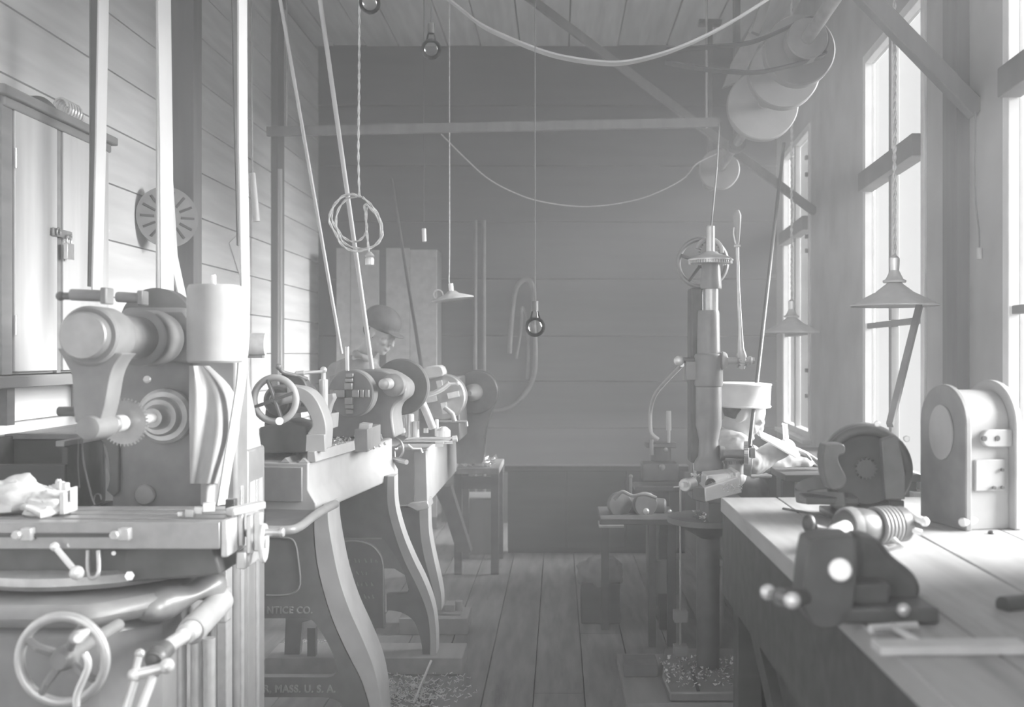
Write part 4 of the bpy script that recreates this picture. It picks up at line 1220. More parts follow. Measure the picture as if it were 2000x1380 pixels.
# coiled cord with empty socket
c = P(697, 435, 3.9)
cc_ = thing('coiled_cord_socket', 'coiled twisted lamp cord with a bare socket hanging from it', 'lamp cord', P(722, 515, 3.9))
def twist(path, r, tr, step=.5):
    mb = MB()
    L = len(path)
    for ph in (0, PI):
        q = []
        for k, p in enumerate(path):
            t = (path[min(k + 1, L - 1)] - path[max(k - 1, 0)]).normalized()
            u = Vector((0, 1, 0)); v = t.cross(u).normalized()
            a = k * step + ph
            q.append(p + (u * math.cos(a) + v * math.sin(a)) * tr)
        mb.tube(q, r, 5)
    return mb
def densify(pts, d):
    out = []
    for a, b in zip(pts[:-1], pts[1:]):
        n = max(1, int((b - a).length / d))
        out += [a + (b - a) * k / n for k in range(n)]
    return out + [pts[-1]]
Yc = 3.9
loopA = [(702, 383), (690, 379), (668, 384), (650, 405), (643, 430), (655, 455), (668, 478), (690, 490), (715, 487), (738, 475), (747, 455), (741, 425), (725, 400), (708, 385)]
loopB = [(706, 384), (680, 380), (655, 398), (648, 425), (660, 452), (672, 474), (700, 485), (728, 481), (743, 462), (740, 430), (722, 405), (712, 400), (714, 420), (716, 450)]
loopC = [(700, 382), (676, 390), (660, 412), (657, 440), (670, 462), (690, 472), (706, 466), (716, 450), (715, 430), (716, 405)]
mb = twist(densify(smooth_path([P(702, -10, Yc), P(701, 200, Yc), P(700, 300, Yc), P(702, 383, Yc)], 12), .006), .0028, .0026)
link_mesh('cord', mb, M['cord'], cc_)
mb = MB()
for kk, lp in enumerate((loopA, loopB, loopC)):
    t_ = twist(densify(smooth_path([P(a, b, Yc + .012 * kk) for a, b in lp], 8), .006), .0028, .0026)
    mb.add(t_.v, t_.f)
link_mesh('cord_coil', mb, M['cord'], cc_)
mb = twist(densify([P(716, 450, Yc), P(719, 480, Yc), P(721, 496, Yc)], .006), .0028, .0026)
link_mesh('cord_end', mb, M['cord'], cc_)
link_mesh('socket', MB().rev([(0, .017), (.02, .018), (.028, .014), (.034, .019), (.04, .014), (.05, .006)], P(722, 517, Yc), (0, 0, 1), 24), M['steel'], cc_)
# bare bulbs
def bulb(px, py, Y, lb):
    root = thing('bare_bulb', lb, 'bulb', P(px, py, Y), 'bare bulbs hanging in the dark')
    c = P(px, py, Y)
    link_mesh('glass', MB().ell(c, (.036, .036, .036)).cyl(c + Vector((0, 0, .028)), c + Vector((0, 0, .055)), .02, .012, seg=20), M['bulb'], root)
    link_mesh('socket', MB().cyl(c + Vector((0, 0, .055)), c + Vector((0, 0, .09)), .012, seg=14), M['cast_dark'], root)
    link_mesh('cord', MB().cyl(c + Vector((0, 0, .09)), Vector((c.x, c.y, ZC)), .0018, seg=6), M['cast_dark'], root)
bulb(1045, 638, 3.6, 'clear round bulb hanging alone before the dark back wall')
bulb(842, 96, 3.6, 'clear round bulb high in the middle above the lathes')
bulb(722, 6, 3.4, 'clear bulb at the top edge near the coiled cord')
# switch cord on the right wall
c = P(1913, 505, 3.7)
ps = thing('pull_switch', 'small pull switch hanging on a thin cord at the right wall', 'switch', c)
link_mesh('switch_body', MB().cyl(c, c + Vector((0, 0, .04)), .011, seg=14, bev=.002), M['cast_light'], ps)
link_mesh('cord', MB().tube(smooth_path([c + Vector((0, 0, .04)), P(1912, 450, 3.7), P(1905, 380, 3.7), P(1905, 250, 3.7), P(1905, 218, 3.7)]), .003, 6), M['post'], ps)
single('window_prop', MB().bar(P(1796, 596, 3.9), P(1738, 830, 3.55), .022, .022), M['cast'], 'long thin stick leaning from the motor up across the large window', 'stick')

# ================================================================== DRILL PRESS
YD = 4.45
dp = thing('drill_press', 'tall drill press with toothed wheels and a long feed lever', 'drill press', (P(1384, 0, YD).x, YD, 0))
cx = P(1384, 0, YD).x
def zz_(py, Y=YD): return P(0, py, Y).z
mb = MB()
prof = [(0, .045), (.002, .058)]
pr = [(zz_(918), .062), (zz_(905), .064), (zz_(898), .058), (zz_(890), .045), (zz_(860), .042), (zz_(840), .050), (zz_(830), .056), (zz_(755), .056)]
mb.rev([(a, b) for a, b in pr], (cx, YD, 0), (0, 0, 1), 40)
link_mesh('column', mb, M['cast'], dp)
mb = MB().rev([(zz_(755), .058), (zz_(750), .062), (zz_(695), .062), (zz_(690), .056)], (cx, YD, 0), (0, 0, 1), 40)
mb.bb((cx - .10, YD - .02, zz_(742)), (cx, YD + .04, zz_(705)))
link_mesh('sleeve', mb, M['cast'], dp, bevel=.004)
mb = MB().rev([(zz_(690), .050), (zz_(612), .047), (zz_(606), .044)], (cx, YD, 0), (0, 0, 1), 40)
link_mesh('upper_column', mb, M['cast'], dp)
mb = MB().rev([(zz_(607), .030), (zz_(563), .030)], (cx + .012, YD, 0), (0, 0, 1), 28)
link_mesh('quill', mb, M['steel'], dp)
mb = MB().rev([(zz_(564), .045), (zz_(560), .047), (zz_(520), .040), (zz_(515), .040)], (cx + .010, YD, 0), (0, 0, 1), 36)
link_mesh('gear_housing', mb, M['cast'], dp)
# back frame of the press
mb = MB(); mb.bb((cx - .075, YD + .02, zz_(905)), (cx - .02, YD + .14, zz_(560)))
link_mesh('back_frame', mb, M['cast_dark'], dp, bevel=.01)
gc = Vector((cx + .008, YD, zz_(513)))
link_mesh('crown_gear', MB().gear(gc + Vector((0, 0, -.004)), (0, 0, 1), .095, .008, .014, 48).rev([(0, .098), (.006, .099), (.018, .08), (.03, .04), (.04, .03)], gc + Vector((0, 0, .008)), (0, 0, 1), 48), M['steel'], dp)
link_mesh('spindle', MB().cyl(gc, Vector((gc.x, YD, zz_(441))), .019, seg=20, bev=.003), M['steel'], dp)
wc = P(1372, 513, YD + .16)
mb = MB().torus(wc, (.15, 1, 0), .108, .011, 56, 10, 1.4)
link_mesh('flywheel_rim', mb, M['cast'], dp)
mb = MB().rev([(-.02, .025), (.03, .025)], wc, (.15, 1, 0), 20)
for k in range(5):
    a = k * 2 * PI / 5 + .3
    mb.bar(wc, wc + Vector((math.cos(a) * .105, 0, math.sin(a) * .105)), .012, .026, (0, 1, 0))
link_mesh('flywheel_spokes', mb, M['cast_dark'], dp)
pc = P(1384, 492, YD + .06)
link_mesh('bevel_pinion', MB().gear(pc, (.1, -1, .1), .048, .009, .02, 22), M['steel_dark'], dp)
link_mesh('pinion_hood', MB().tube([pc + Vector((math.cos(a) * .055, -.02, math.sin(a) * .055)) for a in [(-.1 + k * .3) for k in range(11)]], .010, 8), M['cast_light'], dp)
# lever and ratchet
pv = P(1448, 704, YD - .02)
mb = MB().cyl(Vector((cx + .05, YD - .02, pv.z)), Vector((P(1418, 0, YD).x, YD - .02, pv.z)), .040, .036, seg=28, bev=.006)
mb.cyl(Vector((cx, YD - .02, pv.z)), pv + Vector((.05, 0, 0)), .015, seg=20)
mb.cyl(pv + Vector((.03, 0, 0)), pv + Vector((.044, 0, 0)), .020, seg=20, bev=.003); mb.cyl(pv + Vector((.046, 0, 0)), pv + Vector((.056, 0, 0)), .016, seg=6)
link_mesh('feed_shaft', mb, M['cast_light'], dp)
link_mesh('ratchet_wheel', MB().gear(pv + Vector((-.018, 0, 0)), (1, 0, 0), .034, .007, .034, 18), M['steel_dark'], dp)
mb = MB()
mb.tube([pv + Vector((.0, -.01, -.035)), pv + Vector((.0, -.02, .02)), P(1447, 680, YD - .05), P(1446, 640, YD - .05), P(1442, 560, YD - .05), P(1440, 480, YD - .05)], .01, 12, [.014, .020, .014, .009, .007, .0075])
link_mesh('feed_lever', mb, M['steel'], dp)
mb = MB().tube([P(1440, 480, YD - .05), P(1440, 470, YD - .05), P(1441, 452, YD - .05), P(1440, 435, YD - .05), P(1440, 420, YD - .05), P(1440, 410, YD - .05)], .01, 16, [.007, .010, .011, .016, .018, .008])
link_mesh('lever_grip', mb, M['cast_light'], dp)
link_mesh('trip_catch', MB().tube([P(1434, 444, YD - .06), P(1433, 456, YD - .06), P(1437, 476, YD - .06)], .004, 8).cyl(P(1434, 480, YD - .06), P(1446, 480, YD - .06), .006, seg=10), M['bright'], dp)
# ball and curved pipe on the left
mb = MB().cyl(P(1330, 703, YD), Vector((cx, YD, zz_(703))), .012, seg=14)
link_mesh('cross_arm', mb, M['cast_dark'], dp)
link_mesh('ball_knob', MB().ell(P(1326, 704, YD), .023), M['bright'], dp)
# bevel gears and crank at the column foot
hb = P(1440, 885, YD - .06)
mb = MB().cyl(P(1405, 885, YD - .02), P(1415, 885, YD - .02), .036, .030, seg=24).cyl(P(1413, 885, YD - .04), P(1462, 887, YD - .06), .019, seg=20)
link_mesh('crank_shaft', mb, M['cast'], dp)
link_mesh('bevel_gear', MB().gear(P(1453, 884, YD - .06), (1, -.15, 0), .050, .007, .018, 30), M['steel'], dp)
link_mesh('bevel_gear', MB().gear(P(1434, 902, YD - .04) , (-.1, -.15, 1), .046, .008, .014, 30).rev([(-.05, .04), (0, .04)], P(1434, 902, YD - .04), (0, 0, 1), 24), M['steel_dark'], dp)
mb = MB().box(P(1469, 884, YD - .07), (.022, .03, .042)).bar(P(1470, 890, YD - .08), P(1466, 928, YD - .10), .005, .010, (0, 1, 0))
link_mesh('crank_arm', mb, M['steel_dark'], dp, bevel=.003)
link_mesh('crank_grip', MB().tube([P(1466, 929, YD - .10), P(1472, 930, YD - .10), P(1482, 929.5, YD - .10), P(1497, 928.5, YD - .10), P(1507, 930, YD - .10)], .01, 14, [.007, .009, .006, .0115, .006]), M['bright'], dp)
link_mesh('bracket_post', MB().bb(P(1436, 918, YD - .03), P(1443, 905, YD)), M['steel'], dp)
# table arm, round table, lower column and base
mb = MB().rev([(.07, .052), (.09, .05), (zz_(918), .05)], (cx, YD + .02, 0), (0, 0, 1), 32)
link_mesh('lower_column', mb, M['cast_dark'], dp)
mb = MB().rev([(0, .035), (.06, .14), (.066, .17), (.088, .17), (.09, .165)], (P(1385, 0, 4.2).x, 4.2, P(0, 1036, 4.05).z - .055), (0, 0, 1), 56)
link_mesh('table', mb, M['cast_dark'], dp)
mb = MB()
bz = .085
bs = [(P(1296, 0, 4.6).x, 4.60), (P(1291, 0, 4.4).x, 4.35), (P(1304, 0, 4.2).x, 4.13), (1.02, 4.13), (1.02, 4.75), (P(1300, 0, 4.7).x, 4.75)]
mb.prism([(a, b, 0.045) for a, b in bs], (0, 0, bz - .045))
link_mesh('base', mb, M['cast'], dp, bevel=.008)
link_mesh('base_slot', MB().bar((P(1352, 0, 4.4).x, 4.42, bz + .001), (P(1360, 0, 4.2).x - .0, 4.14, bz + .001), .014, .004), M['black'], dp)
mb = MB()
chips(mb, ((P(1300, 0, 4.3).x, 4.18, bz), (.95, 4.6, bz + .008)), 420, .014)
single('drill_chips', mb, M['swarf'], 'bright chips scattered over the drill press base plate', 'chips', kind='stuff')
# hanging counterweights on a rod
rx = P(1329, 0, 4.3).x
cw = thing('counterweight_rod', 'thin vertical rod with two square weights left of the drill column', 'weights', (rx, 4.3, bz))
link_mesh('rod', MB().cyl((rx, 4.3, bz), (rx, 4.3, P(0, 940, 4.3).z), .0045, seg=8), M['steel_dark'], cw)
for a, b in ((1188, 1216), (1255, 1283)):
    link_mesh('weight', MB().bb(P(1317, b, 4.27), P(1341, a, 4.33)), M['cast'], cw, bevel=.003)
# drill vise
dv = thing('drill_vise', 'bright machine vise covered in chips on the drill press table', 'vise', P(1390, 970, 4.1))
zt = P(0, 1036, 4.05).z + .035
mb = MB().pp([(1376, 952), (1445, 930), (1449, 962), (1378, 980)], 3.98, 4.14)
mb.pp([(1378, 951), (1438, 942), (1436, 922), (1380, 928)], 4.06, 4.20)
link_mesh('body', mb, M['bright'], dv, bevel=.004)
mb = MB().pp([(1352, 950), (1378, 953), (1378, 982), (1352, 975)], 4.0, 4.15)
link_mesh('jaw', mb, M['cast_dark'], dv, bevel=.003)
link_mesh('jaw', MB().pp([(1437, 923), (1445, 921), (1449, 962), (1439, 962)], 4.0, 4.18), M['bright'], dv, bevel=.003)
link_mesh('jaw', MB().pp([(1424, 926), (1428, 923), (1428, 944), (1422, 944)], 4.02, 4.16), M['bright'], dv, bevel=.003)
mb = MB().cyl(P(1337, 947, 3.98), P(1352, 944, 4.05), .026, seg=20, bev=.004)
mb.tube([P(1328, 950, 3.97), P(1316, 951, 3.96)], .003, 6)
link_mesh('screw', mb, M['steel'], dv)
link_mesh('screw_square', MB().box(P(1336, 946, 3.965), (.018, .018, .018), rz=.5), M['bright'], dv)
mb = MB().torus(P(1388, 945, 4.03), (.2, -1, .2), .017, .006, 24, 8).ell(P(1386, 945, 4.04), .012)
link_mesh('clamp_ring', mb, M['black'], dv)
mb = MB(); chips(mb, (P(1352, 932, 4.12), P(1435, 925, 4.16)), 150, .012)
chips(mb, (P(1410, 960, 3.97), P(1450, 945, 3.99)), 120, .010)
o_ = link_mesh('chips', mb, M['swarf'], dv); o_['kind'] = 'stuff'
link_mesh('riser', MB().bb(P(1384, 982, 4.05), P(1440, 1010, 4.3)), M['cast_dark'], dv)
mb = MB(); chips(mb, (P(1362, 1009, 4.05), P(1404, 1011, 4.2)), 80, .012)
single('table_chips', mb, M['swarf'], 'row of bright chips on the edge of the drill press table', 'chips', kind='stuff')
# floor boards and blocks under the drill
single('platform_board', ibox((P(1218, 0, 4.3).x, 4.12, 0.0), (1.05, 4.80, .044)), M['wood_mid'], 'low wooden platform board under the drill press base', 'board', bevel=.003)
single('wood_block', MB().bb((P(1216, 0, 4.55).x, 4.45, .045), (P(1290, 0, 4.45).x - .01, 4.60, .10)), M['post'], 'dark wooden block left of the drill press base', 'block', bevel=.003)

# ------------------------------------------------ dark bench and machines further right back
bk = thing('small_grinder', 'small dark bench grinder on a low stand left of the drill press', 'grinder', (P(1255, 0, 5.1).x, 5.1, 0))
YG = 5.05
Xa, Xb = P(1172, 0, YG).x, P(1325, 0, YG).x
zt = P(0, 1012, YG).z
link_mesh('stand_top', MB().bb((Xa, YG - .02, zt - .03), (Xb, YG + .40, zt)), M['wood_dark'], bk, bevel=.004)
link_mesh('stand_leg', MB().bb((P(1268, 0, YG).x, YG + .02, 0), (P(1282, 0, YG).x, YG + .06, zt - .03)), M['wood_dark'], bk)
link_mesh('stand_leg', MB().bb((Xa + .02, YG + .33, 0), (Xa + .06, YG + .37, zt - .03)), M['wood_dark'], bk)
link_mesh('stand_leg', MB().bb((Xb - .06, YG + .33, 0), (Xb - .02, YG + .37, zt - .03)), M['wood_dark'], bk)
link_mesh('stand_leg', MB().bb((Xb - .05, YG + .02, 0), (Xb - .01, YG + .06, zt - .03)), M['wood_dark'], bk)
for px in (1212, 1262):
    link_mesh('grinding_wheel', MB().rev([(0, .058), (.004, .062), (.03, .062)], P(px, 985, YG + .12), (-.3, 1, 0), 36), M['cast_dark'], bk)
link_mesh('motor_body', MB().cyl(P(1220, 985, YG + .2), P(1300, 990, YG + .2), .045, seg=24, bev=.01).bb(P(1215, 1012, YG + .1), P(1300, 1000, YG + .28)), M['cast_dark'], bk, bevel=.004)
link_mesh('bright_knob', MB().ell(P(1262, 998, YG + .05), .016).ell(P(1308, 998, YG + .05), .010), M['steel'], bk)
link_mesh('spark_guard', MB().tube(smooth_path([P(1200, 975, YG), P(1215, 960, YG), P(1235, 968, YG), P(1258, 965, YG), P(1282, 972, YG)]), .009, 8), M['cast'], bk)
link_mesh('side_tray', MB().bb(P(1170, 1026, YG - .05), P(1215, 1020, YG + .1)), M['wood_mid'], bk)
link_mesh('back_plate', MB().bb((P(1272, 0, YG).x, YG + .07, .25), (P(1330, 0, YG).x, YG + .10, P(0, 1100, YG).z)), M['post'], bk)
sd = thing('sensitive_drill', 'small dark drilling machine with curved pipe behind the grinder', 'drill', (P(1285, 0, 5.9).x, 5.9, 0))
YS = 5.9
mb = MB(); mb.bb(P(1240, 960, YS), P(1330, 940, YS + .2)); mb.bb(P(1255, 940, YS), P(1320, 900, YS + .15)); mb.cyl(P(1290, 900, YS + .08), P(1290, 870, YS + .08), .06); mb.bb(P(1262, 875, YS), P(1318, 862, YS + .12))
link_mesh('head', mb, M['cast_dark'], sd, bevel=.008)
link_mesh('curved_pipe', MB().tube(smooth_path([P(1332, 712, YS - .9), P(1300, 745, YS - .5), P(1280, 770, YS - .2), P(1271, 800, YS), P(1271, 840, YS), P(1276, 850, YS), P(1286, 858, YS)]), .011, 10), M['cast_light'], sd)
link_mesh('short_pipe', MB().cyl(P(1272, 858, YS), P(1273, 888, YS), .012, seg=12), M['cast'], sd)
link_mesh('upright_handle', MB().cyl(P(1306, 802, YS), P(1306, 840, YS), .014, .016, seg=14).cyl(P(1306, 838, YS), P(1306, 864, YS), .010, seg=12), M['cast_light'], sd)
link_mesh('knob', MB().ell(P(1300, 878, YS - .02), .014), M['cast'], sd)
link_mesh('knob', MB().ell(P(1293, 912, YS - .03), .018), M['cast'], sd)
link_mesh('stem', MB().ell(P(1232, 930, YS), .012).cyl(P(1232, 932, YS), P(1232, 968, YS), .008), M['cast'], sd)
link_mesh('pedestal', MB().cyl((P(1285, 0, YS + .1).x, YS + .1, 0), (P(1285, 0, YS + .1).x, YS + .1, P(0, 955, YS).z), .07, seg=24), M['cast_dark'], sd)
# crumpled sack / crate on the floor
single('packing_crate', crumple(P(1172, 1120, 5.6), (.125, .12, .10), 21, .18), M['post'], 'pale crumpled bundle resting on the dark crate', 'bundle', ang=60)
single('wooden_crate', ibox((P(1135, 0, 5.55).x, 5.5, 0), (P(1212, 0, 5.5).x, 5.75, .215)), M['wood_dark'], 'low dark crate on the floor under the pale bundle', 'crate', bevel=.004)

# ================================================================== WORK BENCH (right)
ZB = .95
bn = thing('work_bench', 'long heavy work bench with worn plank top along the right wall', 'bench', (.95, 2.3, 0))
YE = 3.57
def xf(Y): return .562 + .003 * (Y - 2)
def slab(mb, x0, x1, y0, y1, z0, z1):
    """x given as fraction 0..1 of the bench depth"""
    def X(f, Y): return xf(Y) * (1 - f) + (XR(Y) - .01) * f
    vs = [(X(f, Y), Y, z) for z in (z0, z1) for Y in (y0, y1) for f in (x0, x1)]
    return mb.add(vs, [(0, 2, 3, 1), (4, 5, 7, 6), (0, 1, 5, 4), (2, 6, 7, 3), (0, 4, 6, 2), (1, 3, 7, 5)])
cuts = [0, .20, .46, .73, 1.0]
for k in range(4):
    mb = slab(MB(), cuts[k] + .0, cuts[k + 1] - .004, .6, YE, ZB - .05, ZB - R.uniform(0, .0015))
    link_mesh('plank', mb, M['bench_top'], bn, bevel=.003)
mb = MB(); mb.bb((.57, .7, .62), (.60, YE - .02, ZB - .05))
link_mesh('apron', mb, M['wood_dark'], bn)
mb = MB(); mb.bb((.62, YE - .06, .0), (XR(YE) - .03, YE - .03, ZB - .05))
link_mesh('end_panel', mb, M['wood_dark'], bn)
for y in (.9, 2.1, YE - .15):
    link_mesh('leg', MB().bb((.60, y, 0), (.68, y + .09, ZB - .05)), M['wood_dark'], bn, bevel=.003)
    link_mesh('leg', MB().bb((XR(y) - .14, y, 0), (XR(y) - .06, y + .09, ZB - .05)), M['wood_dark'], bn, bevel=.003)
link_mesh('brace', MB().bar((.61, YE - .08, .80), (.61, 2.15, .06), .03, .07), M['wood_dark'], bn)
link_mesh('back_board', MB().bb((.72, .7, .02), (.74, YE - .06, .9)), M['wood_dark'], bn)
link_mesh('lower_shelf', MB().bb((.62, .7, .14), (XR(1) - .06, YE - .07, .17)), M['wood_dark'], bn)

# electric motor
mc = Vector((P(1690, 0, 3.15).x, 3.15, ZB + .150))
mo = thing('electric_motor', 'round black electric motor with open end on the bench under the large window', 'motor', (mc.x, 3.15, ZB))
am = Vector((-.22, -1, 0)).normalized()
mb = MB().rev([(-.10, .10), (-.09, .128), (-.07, .134), (.05, .134), (.058, .128), (.06, .112), (.03, .108), (.02, .05), (.02, .03)], mc, am, 56)
link_mesh('housing', mb, M['black'], mo)
mb = MB().gear(mc + am * .025, am, .034, .006, .012, 16)
link_mesh('pinion', mb, M['cast_dark'], mo)
xm = am.cross(Vector((0, 0, 1))).normalized()
mb = MB()
for a0 in (.2, 1.9):
    pass
mb.tube([mc + am * .055 + (xm * math.cos(a) + Vector((0, 0, 1)) * math.sin(a)) * .118 for a in [k * PI / 14 for k in range(15)]], .016, 10)
link_mesh('end_ring', mb, M['black'], mo)
for px, py in ((1713, 827), (1770, 856)):
    c = P(px, py, 3.0)
    link_mesh('ring_bolt', MB().cyl(c, c + am * .014, .009, seg=14, bev=.002), M['bright'], mo)
mb = MB().pp([(1722, 858), (1750, 850), (1756, 858), (1768, 925), (1768, 975), (1730, 975)], 2.96, 2.99)
link_mesh('terminal_cover', mb, M['cast_dark'], mo, bevel=.003)
mb = MB().pp(smooth_px([(1612, 868), (1630, 866), (1649, 868), (1650, 885), (1638, 890), (1640, 905), (1654, 935), (1645, 952), (1622, 955), (1610, 925), (1607, 890)], 3), 2.98, 3.05)
link_mesh('pole_shoe', mb, M['cast_dark'], mo, bevel=.004)
mb = MB(); mb.bb((mc.x - .12, 3.04, ZB), (mc.x + .12, 3.24, ZB + .02)); mb.bb((mc.x - .09, 3.06, ZB + .02), (mc.x - .05, 3.22, ZB + .06)); mb.bb((mc.x + .05, 3.06, ZB + .02), (mc.x + .09, 3.22, ZB + .06))
link_mesh('foot', mb, M['black'], mo, bevel=.003)
# strap curl left of the motor
single('leather_strap', MB().belt(smooth_path([P(1620, 942, 3.1), P(1590, 944, 3.12), P(1568, 950, 3.15), P(1556, 962, 3.18), P(1560, 970, 3.15), P(1600, 972, 3.08), P(1650, 974, 3.0)]), (.0, .02, .035), .005), M['cast_dark'], 'dark curled leather strap on the bench left of the motor', 'strap')
single('dark_block', MB().bb(P(1575, 985, 3.02), P(1660, 962, 3.12)), M['black'], 'flat dark metal block on the bench before the motor', 'block', bevel=.004)
# arched cast box (gear case)
gb = thing('arched_casting', 'pale arched cast iron case with oval opening at the right end of the bench', 'casting', (P(1890, 0, 3.0).x, 3.05, ZB))
def arch_px(x0, x1, yb, yt):
    xm_, r_ = (x0 + x1) / 2, (x1 - x0) / 2
    top = []
    for k in range(17):
        a = PI - PI * k / 16
        top.append((xm_ + r_ * math.cos(a), yt + r_ * 1.55 * (1 - math.sin(a))))
    return [(x0, yb)] + top + [(x1, yb)]
# front plate: plane turned 40 deg, arch outline
def arch3(o, u, wdt, hgt, n=18, flare=0.0):
    pts = [Vector(o)]
    r = wdt / 2
    for k in range(n + 1):
        a = PI - PI * k / n
        pts.append(Vector(o) + u * (r + r * math.cos(a)) + Vector((0, 0, hgt - r + r * math.sin(a))))
    pts.append(Vector(o) + u * wdt)
    return pts
o0 = P(1797, 1000, 3.10); o0.z = ZB
u = Vector((.050, -.222, 0)); wv = u.length; u.normalize()
ext = Vector((.127, .0286, 0))
hg = .41
mb = MB().prism(arch3(o0, u, wv, hg), ext.normalized() * .020)
link_mesh('front_plate', mb, M['cast'], gb, bevel=.004)
mb = MB().prism(arch3(o0 + u * .016 + ext.normalized() * .02, u, wv - .032, hg - .016), ext)
link_mesh('shell', mb, M['cast_pale'], gb, bevel=.003)
mb = MB().prism(arch3(o0 + ext + ext.normalized() * .02 - u * .012, u, wv + .024, hg + .012), ext.normalized() * .022)
link_mesh('rear_flange', mb, M['cast_pale'], gb, bevel=.004)
nf = -ext.normalized()
oc = o0 + u * wv * .5 + Vector((0, 0, hg * .66)) + nf * .002
mm = axis_m(oc, nf)
mb = MB(); mb.m = mm @ Matrix.Diagonal((.058, .080, .004, 1))
mb.rev([(0, 1), (1, 1), (1.2, .9)], (0, 0, 0), (0, 0, 1), 40)
link_mesh('oval_cover', mb, M['cast_pale'], gb)
# pads on the lit right flank (normal to the front plate's right edge)
side_n = Vector((u.x, u.y, 0)).normalized()
fl0 = o0 + u * (wv - .016) + ext.normalized() * .02
def pad(t0, t1, z0, z1, th, nm, rnd=False):
    e = ext
    vs = []
    a = fl0 + e * t0 + Vector((0, 0, z0)); b = fl0 + e * t1 + Vector((0, 0, z0)); c = fl0 + e * t1 + Vector((0, 0, z1)); d = fl0 + e * t0 + Vector((0, 0, z1))
    if rnd:
        r = (z1 - z0) / 2
        pts = []
        ed = e.normalized()
        for k in range(9):
            an = PI / 2 + PI * k / 8
            pts.append(fl0 + e * t0 + ed * (r + r * math.cos(an)) + Vector((0, 0, z0 + r + r * math.sin(an))))
        pts += [b, c]
    else:
        pts = [a, b, c, d]
    return link_mesh(nm, MB().prism(pts, side_n * th), M['cast_pale'], gb, bevel=.003)
pad(.25, 1.0, .235, .285, .016, 'lug', True)
pad(.12, .85, .11, .20, .010, 'name_pad')
for t_, z_ in ((.62, .26), (.30, .26), (.55, .12), (.75, .12), (.75, .17)):
    c = fl0 + ext * t_ + Vector((0, 0, z_)) + side_n * .012
    link_mesh('bolt_hole', MB().cyl(c, c + side_n * .006, .005 if z_ < .25 else .008, seg=12), M['black'], gb)
# small roll on the bench
single('metal_roller', MB().cyl(P(1878, 1020, 2.88) , P(1932, 1008, 2.96), .013, seg=20, bev=.003), M['bright'], 'short bright round bar lying before the arched casting', 'bar')
single('small_nut', MB().ell(P(1936, 1040, 2.84), (.010, .010, .007), 10, 8), M['black'], 'tiny dark lump on the bench near the arched casting', 'nut')

# breast drill with coiled cord around it
bd = thing('portable_drill', 'bulky portable drill wound with cord lying on the bench before the motor', 'drill', P(1700, 1058, 2.62))
YQ = 2.66
a = P(1650, 1030, YQ - .06); b = P(1772, 1022, YQ + .02)
ad = (b - a).normalized()
cz = Vector((0, 0, 0))
mb = MB().rev([(-.035, .018), (-.02, .034), (0, .045), (.03, .050), (.06, .047), (.09, .040), (.15, .040)], a, ad, 40)
link_mesh('body', mb, M['cast_dark'], bd)
mb = MB().rev([(-.03, .05), (-.02, .052), (-.006, .052)], a + ad * .03, ad, 40)
link_mesh('body_band', mb, M['cast'], bd)
for k in range(5):
    mb = MB().torus(a + ad * (.10 + .012 * k), ad + Vector((0, 0, .05)), .043, .0068, 40, 10)
    link_mesh('cord_turn', mb, M['cast'], bd)
mb = MB().rev([(0, .03), (.004, .046), (.03, .046), (.034, .040)], a + ad * .155, ad, 40)
link_mesh('end_cap', mb, M['cast_dark'], bd)
ec = a + ad * .19
ux = ad.cross(Vector((0, 0, 1))).normalized()
mb = MB()
for k in range(3):
    an = .5 + 2 * PI * k / 3
    mb.tube([ec, ec + (ux * math.cos(an) + Vector((0, 0, 1)) * math.sin(an)) * .042], .007, 8)
mb.ell(ec + ad * .012, .012)
link_mesh('cap_spider', mb, M['bright'], bd)
mb = MB().tube([P(1775, 1000, YQ), P(1792, 1012, YQ - .02), P(1806, 1018, YQ - .03)], .009, 10).ell(P(1806, 1018, YQ - .03), .012).tube([P(1770, 1030, YQ - .02), P(1800, 1040, YQ - .03)], .008, 10)
link_mesh('knot', mb, M['rag'], bd)
mb = MB().tube([a, P(1640, 1025, YQ - .06), P(1615, 1035, YQ - .08), P(1592, 1028, YQ - .1)], .012, 12, [.02, .016, .010, .008])
link_mesh('side_handle_rod', mb, M['cast_dark'], bd)
mb = MB().ell(P(1580, 1022, YQ - .1), (.017, .017, .024))
link_mesh('side_handle_knob', mb, M['black'], bd)
mb = MB().tube([P(1745, 1052, YQ - .08), P(1760, 1066, YQ - .10), P(1735, 1072, YQ - .10), P(1715, 1064, YQ - .09)], .007, 8)
link_mesh('cord_tail', mb, M['cord'], bd)
single('bench_rod', MB().cyl(P(1530, 993, 3.3) + Vector((0, 0, .0)), P(1632, 1012, 3.1), .005, seg=8), M['cast_dark'], 'thin dark rod lying across the bench left of the drill', 'rod')
single('pale_cloth_roll', MB().tube([P(1612, 1052, 2.45), P(1632, 1040, 2.5), P(1652, 1030, 2.54)], .02, 16, [.016, .021, .019]), M['rag'], 'pale rolled cloth lying before the portable drill', 'cloth')

